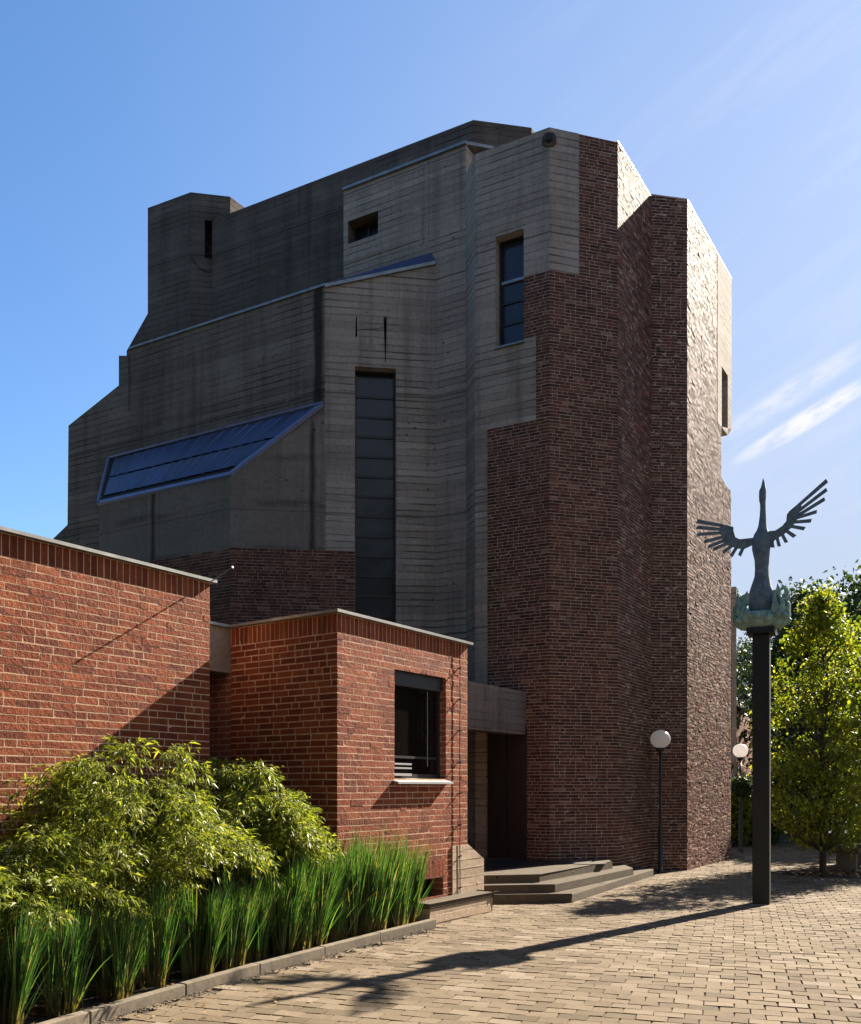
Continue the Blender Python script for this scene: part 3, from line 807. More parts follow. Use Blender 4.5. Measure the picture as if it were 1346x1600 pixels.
# wing
pE = hit(AB(-.868, 1.108), d1, 327.5)
aE, bE = ab_of(P(327.5, 9.78)); HW = zat(911, 9.78)
wing = thing('brick_wing', (*AB(aE-4, bE+2), 0), 'sunlit red brick wing whose plain wall runs out of frame behind the bamboo', 'building')
WW = W(AB(-11, bE), AB(aE, bE))
mb = MB()
pW = [(0, 0), (WW.L, 0), (WW.L, HW), (0, HW)]
mb.prism(WW, pW, [], .3, 0, 0, (0, .0))
bricks(mb, WW, [(4, 0), (WW.L, 0), (WW.L, HW), (4, HW)], [], 0, 41, proud=.0014, jit=.0009, soldier=.215)
mb.build('wall', [M['mortar'], M['brick']], wing)
mb = MB(); WE = W(AB(aE, bE), AB(aE, 5.0))
mb.prism(W(AB(aE-.002, bE+.302), AB(aE-.002, 5.0)), [(0, 0), (4.9-bE, 0), (4.9-bE, HW), (0, HW)], [], .3)
mb.extrude([AB(-11, bE+.305), AB(aE-.31, bE+.305), AB(aE-.31, 5), AB(-11, 5)], 0, HW-.01)
mb.build('rear_wall', M['reveal'], wing)
mb = MB(); mb.extrude([AB(-11, bE-ov), AB(aE+ov, bE-ov), AB(aE+ov, 5.1), AB(-11, 5.1)], HW+.003, HW+.036); mb.build('roof_edging', M['zinc'], wing)
mb = MB(); q = Vector((*AB(aE+.03, bE-.02), HW+.03)); mb.tube([q, q+Vector((-d2[0]*.31, -d2[1]*.31, .1))], .008, 8)
mb.tube([q+Vector((-d2[0]*.3, -d2[1]*.3, .095)), q+Vector((-d2[0]*.32, -d2[1]*.32, .105))], .012, 8); mb.build('roof_rod', M['flash'], wing)

# ================================================================== ENTRANCE
bmB = 1.335
cend = hit(AB(4, bmB), d1, 822.5)
ac1 = ab_of(cend)[0]
wc = W(AB(aR-.0, bmB), AB(ac1, bmB))
zc_t = zat(1081, cend[1]); zc_b = zat(1148, cend[1])
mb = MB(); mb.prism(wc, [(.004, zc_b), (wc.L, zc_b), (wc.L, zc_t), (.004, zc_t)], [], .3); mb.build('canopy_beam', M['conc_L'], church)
mb = MB(); mb.extrude([AB(aR+.01, bmB+.302), AB(ac1-.05, bmB+.302), AB(ac1-.05, 3.6), AB(aR+.01, 3.6)], zc_b+.2, zc_t-.1); mb.build('canopy_roof', M['conc_dark'], church)
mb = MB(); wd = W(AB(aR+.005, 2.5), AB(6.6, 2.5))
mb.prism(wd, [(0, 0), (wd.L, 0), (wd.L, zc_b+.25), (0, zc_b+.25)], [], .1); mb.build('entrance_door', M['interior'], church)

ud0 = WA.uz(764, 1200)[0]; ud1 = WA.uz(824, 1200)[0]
mb = MB()  # dark panels shaped like door leaves, added to blacken this wall
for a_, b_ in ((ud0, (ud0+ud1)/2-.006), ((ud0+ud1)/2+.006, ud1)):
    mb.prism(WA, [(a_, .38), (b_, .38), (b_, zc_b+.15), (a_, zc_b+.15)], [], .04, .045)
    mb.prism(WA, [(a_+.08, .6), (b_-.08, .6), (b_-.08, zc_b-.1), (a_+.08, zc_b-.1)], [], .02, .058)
mb.build('added_dark_panel', M['frame'], church)
steps = thing('entrance_steps', (2.6, 14.6, 0), 'three worn concrete steps leading up to the church entrance platform', 'steps')
def chip(poly, k=.012):
    return [(x+R.uniform(-k,k), y+R.uniform(-k,k)) for x, y in poly]
st1 = [AB(aR+.01, 1.1), (2.07, 12.96), (4.29, 16.95), (4.0, 17.35), (3.2, 17.2), (-1.5, 16.3), AB(aR+.01, 3.4)]
st2 = [AB(aR+.012, 1.35), (1.86, 13.19), (3.63, 15.8), (3.62, 16.75), (3.1, 17.0), (-1.5, 16.2), AB(aR+.012, 3.4)]
st3 = [AB(aR+.014, 1.62), (1.66, 13.43), (3.22, 15.63), (3.3, 16.5), (3.0, 16.9), (-1.5, 16.1), AB(aR+.014, 3.4)]
for i, s in enumerate((st1, st2, st3)):
    mb = MB(); mb.extrude(s, .125*i+(.001 if i else -.05), .125*(i+1))
    o = mb.build('step', M['conc_step'], steps)
    bv = o.modifiers.new('edge', 'BEVEL'); bv.width = .012; bv.segments = 2; bv.limit_method = 'ANGLE'; bv.angle_limit = math.radians(60)
    we = o.modifiers.new('weld', 'WELD'); we.merge_threshold = .0005
    o.modifiers.move(1, 0)
mb = MB(); mb.tube([(2.72, 15.4, .374), (2.72, 15.4, .385)], [.34, .34], 24); mb.build('drain_cover', M['conc_dark'], steps)
q = P(928, 15.6); mb = MB(); mb.tube([(q[0], q[1], .37), (q[0], q[1], .43), (q[0]+.03, q[1], .46)], [.02,.03,.03], 10); mb.build('door_stop', M['steel'], steps)

mb = MB(); mb.extrude([(.62, 14.3), (.95, 14.0), (2.5, 15.42), (2.2, 15.95), (1.5, 15.98), (.62, 15.9)], .376, .388)  # thin black sheet painting deep shade onto the platform floor
tag(mb.build('shade_sheet', M['black']), 'large black sheet standing in for the shade on the entrance platform floor', 'mat')
led = thing('concrete_ledge', (*AB(2.1, -.15), 0), 'low rough concrete block ledge against the annex below the cellar window', 'ledge')
mb = MB(); mb.extrude([AB(1.405, -.275), AB(2.9, -.268), AB(2.9, -.021), AB(1.405, -.012)], -.03, .2); mb.build('base_block', M['conc_plinth'], led)
mb = MB(); mb.extrude([AB(1.39, -.29), AB(2.915, -.283), AB(2.915, -.022), AB(1.39, -.013)], .202, .27); mb.build('cap_slab', M['conc_step'], led)
for o in led.children:
    we = o.modifiers.new('weld', 'WELD'); we.merge_threshold = .0005
    bv = o.modifiers.new('edge', 'BEVEL'); bv.width = .014; bv.segments = 2; bv.limit_method = 'ANGLE'; bv.angle_limit = math.radians(60)

# ================================================================== GROUND
mb = MB(); S = 600
mb.face([(-S,-S,-.06), (S,-S,-.06), (S,S,-.06), (-S,S,-.06)]); M['earth'] = m_plain('ground_earth', (.11,.1,.075), 1, 0, .3, .6, .4)
tag(mb.build('ground', M['earth']), kind='structure')
a = NT('buff_paver')
g = a.n('ShaderNodeNewGeometry')
c = a.ramp(g.outputs['Random Per Island'], [(0, (.1,.074,.047)), (.25, (.135,.1,.064)), (.7, (.163,.122,.08)), (.95, (.19,.146,.1)), (1, (.22,.175,.13))])
o_ = a.ob()
c = a.mix(a.math('MULTIPLY', a.ramp(a.noise(o_, .8, 6, .7), [(.48, (0,0,0)), (.66, (1,1,1))]), .6), c, a.mix(1.0, c, (.66,.62,.56), 'MULTIPLY'))
c = a.mix(a.math('MULTIPLY', a.ramp(a.noise(o_, 60, 5, .7), [(.45, (0,0,0)), (.7, (1,1,1))]), .38), c, (.11,.075,.045))
c = a.mix(a.math('MULTIPLY', a.ramp(a.noise(o_, 7, 4, .7), [(.55, (0,0,0)), (.75, (1,1,1))]), .35), c, (.135,.095,.06))
M['paver'] = a.fin(c, .92, a.bump(a.math('ADD', a.noise(o_, 70, 5, .7), a.noise(o_, 14, 3)), .6, .01), spec=.2)
M['joint'] = m_plain('joint_sand', (.045,.03,.018), 1, 0, .5, 25, .8)

def kerb_line():
    return [AB(1.39, -.395), AB(.2, -.455), AB(-.8, -.525), AB(-1.77, -.60), AB(-2.7, -.705), AB(-3.67, -.84), AB(-4.7, -1.02), AB(-5.8, -1.24), AB(-7.2, -1.55)]
KL = kerb_line()
def kerb_b(aa):
    pts = sorted([ab_of(p) for p in KL])
    for i in range(len(pts)-1):
        if pts[i][0] <= aa <= pts[i+1][0]:
            t = (aa-pts[i][0])/(pts[i+1][0]-pts[i][0]); return pts[i][1]+t*(pts[i+1][1]-pts[i][1])
    return pts[0][1] if aa < pts[0][0] else pts[-1][1]
mb = MB()
mb.face([(-7,-2,-.012), (40,-2,-.012), (40,46,-.012), (-7,46,-.012)]); 
ang = math.radians(-19); ex = (math.cos(ang), math.sin(ang)); ey = (-ex[1], ex[0]); PL, PD = .225, .15
rng = random.Random(3)
def in_plan(x, y):
    if y < 2.6 or y > 27 or x < -5 or abs(x) > y*.62+1.2: return False
    aa, bb = ab_of((x, y))
    if aa < 1.4 and bb > kerb_b(aa)-.05: return False
    if aa >= 1.4 and aa < 2.95 and bb > -.2: return False
    if aa >= 2.95 and bb > .5 and x < 3.2: return False
    if x > 3.2 and y > 17.6+(x-4.4)*.85 and x < 5.6: return False
    if 5.3 < x < 7.6 and y > 18.6+(x-5.4)*1.34: return False
    return True
for r in range(-40, 190):
    offs = (r % 2)*.5*PL+rng.uniform(-.012, .012)
    for k in range(-70, 160):
        u = k*PL+offs; v = r*PD
        x = ex[0]*u+ey[0]*v; y = ex[1]*u+ey[1]*v
        if not in_plan(x+.1, y+.05): continue
        l = PL-.012; d = PD-.012
        z = rng.uniform(-.003, .003); tx = rng.uniform(-.003, .003); ty = rng.uniform(-.002, .002)
        j = lambda: rng.uniform(-.005, .005)
        top = []
        for (a_, b_, s_, t_) in ((0,0,-1,-1), (l,0,1,-1), (l,d,1,1), (0,d,-1,1)):
            a2, b2 = u+a_+j(), v+b_+j()
            top.append((ex[0]*a2+ey[0]*b2, ex[1]*a2+ey[1]*b2, z+tx*s_+ty*t_))
        bot = [(p[0]+(p[0]-x-.1)*.03, p[1]+(p[1]-y)*.03, -.016) for p in top]
        mb.box8(top+bot, 1, skip=(1,))
tag(mb.build('paving', [M['joint'], M['paver']], recalc=False), kind='structure')
mb = MB()
mb.extrude([AB(-11, -2.6), AB(-7.2, -1.45)]+[plus(p, d2, .06) for p in KL[::-1][1:]]+[AB(1.4, .0), AB(.0, .0), AB(0, 2.5), AB(-1, 2.5), AB(-11, 2.5)], -.05, .045)
soil = tag(mb.build('soil_bed', M['soil']), kind='structure')
# kerb stones
kl = []
L_ = 0
proto_n = 0
for i in range(len(KL)-1):
    a_, b_ = Vector((*KL[i], 0)), Vector((*KL[i+1], 0))
    d = (b_-a_).normalized(); nn = Vector((d.y, -d.x, 0))
    if nn.dot(Vector((*d2, 0))) < 0: nn = -nn
    mb = MB()
    l = (b_-a_).length-.006
    zz = .095+R.uniform(-.004, .004); sh = R.uniform(-.006, .006)
    o0 = a_+nn*sh
    mb.box(tuple(o0+Vector((0,0,-.06))), d, nn, (0,0,1), l, .085, zz+.06)
    o = mb.build('kerb_stone', M['kerb'])
    for k_, md in (('weld','WELD'),('edge','BEVEL')):
        m_ = o.modifiers.new(k_, md)
    m_.width = .009; m_.segments = 2
    tag(o, 'pale concrete kerb stone edging the planting bed beside the paving', 'kerb stone', 'kerb stones along the planting bed')
# grit along the kerb and in the bed
vs, fs = [], []
mb = MB()
for _ in range(900):
    aa = R.uniform(-5.5, 1.3); bb = kerb_b(aa)-abs(R.gauss(0, .07))-.005
    p = AB(aa, bb); s = R.uniform(.004, .013)
    mb.box((p[0], p[1], .0), Vector((math.cos(aa*40), math.sin(aa*40), R.uniform(-.4,.4))).normalized(), Vector((-math.sin(aa*40), math.cos(aa*40), .1)), Vector((R.uniform(-.3,.3),R.uniform(-.3,.3),1)), s*1.5, s, s*.7)
tag(mb.build('gravel', M['kerb']), kind='stuff')
# leaf litter
def litter(name, pts, mat, size):
    n = len(pts); c = np.array(pts); ang = NR.uniform(0, 6.28, n); s = size*NR.uniform(.6, 1.3, n)
    dx = np.stack([np.cos(ang)*s, np.sin(ang)*s, NR.uniform(-.3, .3, n)*s], 1); dy = np.stack([-np.sin(ang)*s*.5, np.cos(ang)*s*.5, NR.uniform(-.3, .3, n)*s], 1)
    v = np.stack([c-dx, c+dy, c+dx, c-dy], 1).reshape(-1, 3); f = np.arange(n*4).reshape(-1, 4)
    return np_mesh(name, v, f, mat)
M['dry'] = m_leaf('dry_leaf', [(0, (.12,.05,.02)), (.5, (.22,.11,.04)), (1, (.3,.2,.08))], .15, .8)
pts = [(*AB(aa := R.uniform(-4.5, 1.3), R.uniform(kerb_b(aa)+.1, .3)), .06) for _ in range(420)]
tag(litter('leaf_litter', pts, M['dry'], .03), kind='stuff')

pts = []
while len(pts) < 150:
    aa = R.uniform(-5, 3); bb = kerb_b(min(aa, 1.3))-abs(R.gauss(0, .5))-.03
    pts.append((*AB(aa, bb), .012))
pts += [(R.uniform(1.5, 9), R.uniform(8, 20), .012) for _ in range(90)]
tag(litter('fallen_leaves', pts, M['dry'], .022), kind='stuff')

# ================================================================== PLANTS
M['grass'] = m_leaf('grass_blade', [(0, (.018,.052,.02)), (.35, (.04,.11,.032)), (.68, (.085,.185,.045)), (.86, (.16,.26,.06)), (.94, (.34,.31,.15)), (1, (.3,.2,.09))], .42, .33, (.06, .34, (.24,.18,.075)))
M['bamboo'] = m_leaf('bamboo_leaf', [(0, (.06,.085,.014)), (.35, (.15,.185,.024)), (.8, (.28,.3,.045)), (1, (.4,.36,.1))], .5, .4)
M['culm'] = m_plain('bamboo_cane', (.12,.13,.04), .6)
def grass_clump(n, h, rad, seed):
    g = np.random.default_rng(seed); K = 7
    # a tuft of several shoots, each a sheaf of blades
    ns = 13; saz = g.uniform(0, 2*np.pi, ns); sr = rad*.42*np.sqrt(g.random(ns)); sh = g.uniform(.78, 1.06, ns); sl = np.abs(g.normal(.1, .08, ns))
    w_ = g.integers(0, ns, n)
    az = saz[w_]+g.normal(0, .55, n); hh = h*sh[w_]*np.clip(g.normal(.88, .13, n), .3, 1.1)
    lean = sl[w_]+np.abs(g.normal(0, .08, n)); bend = np.abs(g.normal(.02, .07, n))
    stray = g.random(n) < .06; lean = np.where(stray, lean+g.uniform(.2, .6, n), lean); hh = np.where(stray, hh*.7, hh)
    base = np.stack([np.cos(saz[w_])*sr[w_], np.sin(saz[w_])*sr[w_], np.zeros(n)], 1)+g.normal(0, .012, (n,3))*np.array([1,1,0])
    dirx = np.stack([np.cos(az), np.sin(az), np.zeros(n)], 1)
    tw = g.uniform(0, 6.28, n); side = np.stack([np.cos(tw), np.sin(tw), np.zeros(n)], 1)
    wd = g.uniform(.0028, .0072, n); V = []
    for k in range(K):
        t = k/(K-1)
        c = base+dirx*(lean[:,None]*t*hh[:,None]*.6+bend[:,None]*t**3*hh[:,None])
        c[:, 2] = hh*(t-.12*lean*t*t-.25*bend*t**3)
        w = wd*(.55+.45*min(1, t*3))*(1-.9*t**2.4)
        V.append(c-side*w[:,None]); V.append(c+side*w[:,None])
    V = np.stack(V, 1)
    idx = np.arange(n)[:,None]*(2*K)
    f = np.concatenate([idx+np.array([[2*k, 2*k+1, 2*k+3, 2*k+2]]) for k in range(K-1)], 0)
    t = np.concatenate([np.tile(np.array([[0,k/(K-1),1,k/(K-1),1,(k+1)/(K-1),0,(k+1)/(K-1)]]), (n,1)) for k in range(K-1)], 0)
    return V.reshape(-1,3), f, t
protos = []
for s in range(4):
    v, f, t = grass_clump(680, 1.0, .36, 50+s)
    protos.append((v, f, t))
gmesh = []
gl_ = []
gx_list = [1.13, .86, .55, .25, -.08, -.42, -.78, -1.12, -1.5, -1.9, -2.3, -2.75, -3.2, -3.7, -4.2]
ordn = ['right end of the row, nearest the concrete ledge', 'second', 'third', 'fourth', 'fifth', 'sixth', 'seventh', 'eighth', 'ninth', 'tenth', 'eleventh', 'twelfth', 'thirteenth', 'fourteenth', 'fifteenth']
for i, aa in enumerate(gx_list):
    bb = kerb_b(aa)+.3+R.uniform(-.04, .06)
    p = AB(aa, bb)
    if i < 4: o = np_mesh('grass_clump', *protos[i][:2], M['grass'], protos[i][2]); gmesh.append(o)
    else:
        o = gmesh[i % 4].copy(); COL.objects.link(o)
    o.location = (p[0], p[1], .04); s = R.uniform(.93, 1.06)*(1.0 if i < 7 else .86); o.scale = (s*1.02, s*1.02, s); o.rotation_euler = (0, 0, R.uniform(0, 6.28))
    lab = ('upright green grass clump at the '+ordn[0]) if i == 0 else 'upright green grass clump, %s along the kerb from the concrete ledge' % ordn[i]
    tag(o, lab, 'grass clump', 'tall grass clumps along the kerb')
# second hidden row fills the gaps behind
bi = 0
for i, aa in enumerate([1.0, .7, .4, .08, -.25, -.6, -.95]):
    bb = -.05 if aa > .0 else .0
    o = gmesh[(i+1) % 4].copy(); COL.objects.link(o); p = AB(aa, bb-.12)
    o.location = (p[0], p[1], .04); s = R.uniform(1.0, 1.1); o.scale = (s, s, s*1.03); o.rotation_euler = (0, 0, R.uniform(0, 6.28))
    tag(o, 'tall grass clump in the rear row against the annex wall, %s from the ledge' % ['first','second','third','fourth','fifth','sixth','seventh'][i], 'grass clump', 'grass clumps in the rear row')

def leaves_mesh(cent, axis, length, width, g, droop=.35):
    """diamond leaves: cent (n,3) base, axis unit (n,3)"""
    n = len(cent)
    up = np.array([0,0,1.0]); s = np.cross(axis, up+g.normal(0, .6, (n,3))); s /= np.linalg.norm(s, axis=1)[:,None]+1e-9
    nr = np.cross(s, axis)
    mid = cent+axis*length[:,None]*.42
    tip = cent+axis*length[:,None]; tip[:,2] -= length*droop
    V = np.stack([cent, mid+s*width[:,None]-nr*width[:,None]*.25, tip, mid-s*width[:,None]-nr*width[:,None]*.25, mid], 1).reshape(-1,3)
    i = np.arange(n)[:,None]*5
    f = np.concatenate([i+np.array([[0,1,4]]), i+np.array([[1,2,4]]), i+np.array([[2,3,4]]), i+np.array([[3,0,4]])], 0)
    return V, f
def bamboo(name, base, rad, h, nc, seed, label, group='bamboo shrubs in the planting bed', low=.35):
    g = np.random.default_rng(seed); r = random.Random(seed)
    t = thing(name, (base[0], base[1], .04), label, 'shrub', group)
    mb = MB(); C, A, Ln = [], [], []
    for i in range(nc):
        az = r.uniform(0, 6.283); out = rad*math.sqrt(r.uniform(.02, 1)); q_ = out/rad
        hh = h*(1-.28*q_**2)*r.uniform(.72, 1.05)
        pts = []
        bx = base[0]+math.cos(az)*.3*rad*r.random(); by = base[1]+math.sin(az)*.3*rad*r.random()
        for k in range(9):
            s = k/8
            rr = out*(.15*s+.85*s**2.2)
            zz = hh*(1.0*min(1, s*1.35)-(.05+.5*q_)*max(0, s-.6)**1.5*1.9)
            pts.append(Vector((bx+math.cos(az)*rr+r.uniform(-.015,.015), by+math.sin(az)*rr+r.uniform(-.015,.015), .04+zz)))
        mb.tube(pts, [.007*(1-.08*k) for k in range(9)], 5, cap=False)
        nb_ = r.randint(85, 135)
        for k in range(nb_):
            s = (low+(1-low)*r.random()**.6)*8; i0 = min(7, int(s)); p = pts[i0].lerp(pts[i0+1], s-i0)
            a2 = az+r.gauss(0, 1.3); e = r.uniform(-.55, .45)
            bd = Vector((math.cos(a2), math.sin(a2), e)).normalized()
            bl = r.uniform(.06, .26)
            tip = p+bd*bl+Vector((0, 0, -.25*bl))
            for q in range(r.randint(5, 8)):
                d = (bd*.8+Vector((r.gauss(0,.5), r.gauss(0,.5), r.gauss(-.22,.38)))).normalized()
                C.append(p.lerp(tip, r.uniform(.5, 1))); A.append(d); Ln.append(r.choice([.6,.8,1,1,1.25])*r.uniform(.04, .078))
    mb.build('cane', M['culm'], t)
    C = np.array(C); A = np.array(A); Ln = np.array(Ln)
    v, f = leaves_mesh(C, A, Ln, Ln*.1+.0012, g, .28)
    np_mesh('foliage', v, f, M['bamboo'], parent=t)
    return t
bamboo('bamboo_shrub', AB(-2.5, .16), 1.05, 2.15, 58, 3, 'largest leafy bamboo shrub, arching over the middle of the grass row', low=.3)
bamboo('bamboo_shrub', AB(-1.12, .32), .78, 2.0, 44, 4, 'bamboo shrub at the right of the three, before the recess by the annex', low=.42)
bamboo('bamboo_shrub', AB(-4.0, .15), .95, 1.5, 40, 5, 'low bamboo shrub at the left edge of the photo below the sunlit brick wall', low=.4)

# trees
M['lime'] = m_leaf('yellow_green_leaf', [(0, (.075,.115,.014)), (.4, (.17,.215,.022)), (.8, (.3,.31,.03)), (1, (.42,.37,.05))], .48, .45)
M['dkleaf'] = m_leaf('dark_green_leaf', [(0, (.018,.034,.01)), (.5, (.035,.06,.016)), (1, (.065,.095,.024))], .3, .5)
M['mdleaf'] = m_leaf('mid_green_leaf', [(0, (.045,.08,.016)), (.5, (.08,.125,.022)), (1, (.15,.19,.035))], .42, .5)
def tree(name, base, h, crown0, prof, leaf, size, ncl, per, seed, label, trunk_r=.06, group=None, spread=.22):
    """prof: list of (height fraction, radius) of the crown"""
    g = np.random.default_rng(seed); r = random.Random(seed)
    t = thing(name, (base[0], base[1], 0), label, 'tree', group)
    hs = [p[0] for p in prof]; rs = [p[1] for p in prof]
    mb = MB()
    pts = [Vector((base[0]+r.uniform(-.03,.03)*k*.5, base[1]+r.uniform(-.03,.03)*k*.5, h*.94*k/8-.02)) for k in range(9)]
    mb.tube(pts, [trunk_r*(1-.105*k)+.004 for k in range(9)], 9)
    cents = []
    for i in range(ncl):
        f = r.random()
        z = crown0+(h-crown0)*f; rad = float(np.interp(f, hs, rs)); az = r.uniform(0, 6.283)
        rr = rad*(r.random()**.45)*r.uniform(.75, 1.12)
        cents.append((base[0]+math.cos(az)*rr, base[1]+math.sin(az)*rr, z))
        if i % 3 == 0:
            zt_ = max(crown0*.8, z-rr*1.1); k = min(7.99, zt_/(h*.94)*8); i0 = int(k)
            s_ = pts[i0].lerp(pts[i0+1], k-i0); e_ = Vector(cents[-1]); m_ = s_.lerp(e_, .5)+Vector((0,0,-.06*rr))
            mb.tube([s_, m_, e_], [trunk_r*.3, trunk_r*.18, trunk_r*.06], 5, cap=False)
    mb.build('trunk', M['bark'], t)
    cents = np.array(cents); n = ncl*per
    sc = spread*g.uniform(.6, 1.3, (ncl,1))
    c = np.repeat(cents, per, 0)+g.normal(0, 1, (n,3))*np.repeat(sc, per, 0)*np.array([1,1,.75])
    ok = c[:,2] > crown0*.6; c = c[ok]; n = len(c)
    ax = g.normal(0, 1, (n,3)); ax[:,2] -= .35; ax /= np.linalg.norm(ax, axis=1)[:,None]
    ln = size*g.uniform(.65, 1.25, n)
    v, f = leaves_mesh(c, ax, ln, ln*.33, g, .2)
    np_mesh('crown', v, f, leaf, parent=t)
    return t
bT = G(1286, 1366)
tree('young_tree', bT, 5.45, .55, [(0,.6),(.1,1.0),(.3,1.3),(.5,1.22),(.7,.95),(.85,.55),(1,.08)], M['lime'], .088, 300, 46, 1, 'slim young tree with yellow green leaves standing in the paving beside the bench', .065, None, .125)
tree('young_tree', G(1372, 1352), 5.2, .7, [(0,.4),(.2,1.0),(.5,1.35),(.8,1.0),(1,.2)], M['lime'], .11, 380, 42, 2, 'yellow leafed tree cut by the right edge of the photo behind the bench', .08, None, .17)
bg = [(1262, 33, 8.9, 2.6, 'dkleaf', 'dark tree behind the young tree, its crown showing just above it'), (1352, 31, 9.0, 3.0, 'dkleaf', 'tall dark tree at the right edge of the photo, highest of the trees'),
      (1172, 46, 9.0, 2.9, 'dkleaf', 'green tree rising behind the far brick house beside the column'), (1252, 32, 7.4, 1.7, 'dkleaf', 'dark tree filling the gap just right of the sculpture column'),
      (1310, 27, 5.2, 1.9, 'dkleaf', 'dark leafy tree behind the bench and the young tree'), (1450, 28, 8, 3.0, 'mdleaf', 'green tree beyond the right edge of the paved path'),
      (2095, 16.5, 7.5, 2.6, 'dkleaf', 'leafy tree added out of view at right for the window reflection, nearest the annex'), (2060, 19.8, 8.0, 2.8, 'dkleaf', 'leafy tree added out of view at right for the window reflection, farther from the annex')]  # last two are unseen, added as foliage for the annex window to mirror
for i, (px, D, h, rd, lf, lab) in enumerate(bg):
    tree('broadleaf_tree', P(px, D), h, 1.1 if i != 0 else 2, [(0,rd*.5),(.25,rd*.95),(.55,rd),(.8,rd*.72),(1,rd*.2)], M[lf], .19, 420, 26, 60+i, lab, .16, None, .42)

for i, (x_, y_, h_) in enumerate([(-15,-4,17), (-11,-12,18), (-1,-15,19), (9,-16,18), (-20,4,18), (-22,12,18), (18,-11,17), (-6,-20,21), (-23,-4,21)]):  # unseen trees added to cut sky light on the shaded walls
    tree('sky_blocker_tree', (x_, y_), h_, 2.2, [(0,3.0),(.2,5.2),(.55,5.6),(.8,4.2),(1,1.2)], M['dkleaf'], .46, 480, 24, 90+i,
         'tall dark tree added unseen behind the viewer to block sky light, ' + ['ahead of the wing at left', 'behind left', 'straight behind', 'behind right', 'left of the wing', 'far left beyond the wing', 'far right behind', 'second row straight behind', 'second row at left'][i], .3, 'added unseen trees blocking sky light', .9)

def bush(name, base, rx, ry, h, leaf, size, n, seed, label, cat='shrub', rot=0.0, group=None):
    g = np.random.default_rng(seed); r = random.Random(seed)
    t = thing(name, (base[0], base[1], 0), label, cat, group)
    u = g.normal(0, 1, (n,3)); u /= np.linalg.norm(u, axis=1)[:,None]; u *= (g.random(n)**.28)[:,None]
    lump = 1+.16*np.sin(u[:,0]*7+seed)*np.cos(u[:,1]*6)+.12*np.sin(u[:,2]*8+u[:,0]*5)
    u *= lump[:,None]
    c = np.stack([u[:,0]*rx, u[:,1]*ry, h*.5+u[:,2]*h*.5], 1); c[:,2] = np.maximum(c[:,2], .03)
    ca, sa = math.cos(rot), math.sin(rot)
    c = np.stack([base[0]+c[:,0]*ca-c[:,1]*sa, base[1]+c[:,0]*sa+c[:,1]*ca, c[:,2]], 1)
    ax = g.normal(0, 1, (n,3)); ax /= np.linalg.norm(ax, axis=1)[:,None]; ln = size*g.uniform(.6, 1.3, n)
    v, f = leaves_mesh(c, ax, ln, ln*.3, g, .2)
    np_mesh('foliage', v, f, leaf, parent=t)
    mb = MB()
    for k in range(7):
        az = k*.9; mb.tube([(base[0], base[1], 0), (base[0]+math.cos(az)*rx*.3, base[1]+math.sin(az)*ry*.3, h*.35), (base[0]+math.cos(az)*rx*.6, base[1]+math.sin(az)*ry*.6, h*.7)], [.02,.013,.005], 5)
    mb.build('stem', M['bark'], t)
    return t
bush('garden_shrub', P(1152, 25.2), .5, .5, 2.05, M['lime'], .12, 2600, 1, 'yellow green shrub behind the farther globe lamp at the church corner')
bush('garden_shrub', P(1176, 25.6), .45, .5, 1.7, M['mdleaf'], .12, 2400, 2, 'green shrub between the farther globe lamp and the sculpture column')
bush('garden_shrub', P(1206, 26), .32, .4, 1.15, M['mdleaf'], .1, 1500, 3, 'small rounded shrub just right of the sculpture column at path end')
bush('hedge', P(1275, 33), 4.2, .8, 2.3, M['dkleaf'], .17, 9000, 5, 'dark hedge across the end of the paved path under trees', 'hedge', -.2)
bush('hedge', P(1195, 36), 2.6, .8, 2.6, M['dkleaf'], .17, 6000, 6, 'dark hedge behind the column closing the view beside the brick house', 'hedge', .0)

# standard shrub clipped as a dark ball
pS = P(1160, 22.6)
t = thing('topiary', (*pS, 0), 'dark round headed standard shrub on a thin stem under the farther lamp', 'shrub')
mb = MB(); mb.tube([(*pS, -.02), (*pS, 1.5)], [.03, .022], 8); mb.build('trunk', M['bark'], t)
g = np.random.default_rng(9); n = 1800; u = g.normal(0, 1, (n,3)); u /= np.linalg.norm(u, axis=1)[:,None]; u *= (g.random(n)**.3)[:,None]*np.array([.3,.3,.27])
c = u+np.array([pS[0], pS[1], 1.72]); ax = g.normal(0,1,(n,3)); ax /= np.linalg.norm(ax,axis=1)[:,None]; ln = .075*g.uniform(.6,1.3,n)
v, f = leaves_mesh(c, ax, ln, ln*.33, g, .1); np_mesh('crown', v, f, M['dkleaf'], parent=t)

# tree pit with fallen leaves
mb = MB(); pts = []
for k in range(26):
    th = 6.283*k/26; rr = 1.0+.14*math.sin(3*th)+.1*math.sin(7*th+1)
    pts.append((bT[0]+.35+math.cos(th)*rr*1.25, bT[1]+.05+math.sin(th)*rr*.72))
mb.extrude(pts, -.03, .016); tag(mb.build('tree_pit', M['soil']), kind='structure')
pts = [(bT[0]+.4+R.gauss(0,.7), bT[1]+R.gauss(0,.4), .024) for _ in range(420)]
tag(litter('leaf_litter', pts, M['dry'], .045), kind='stuff')

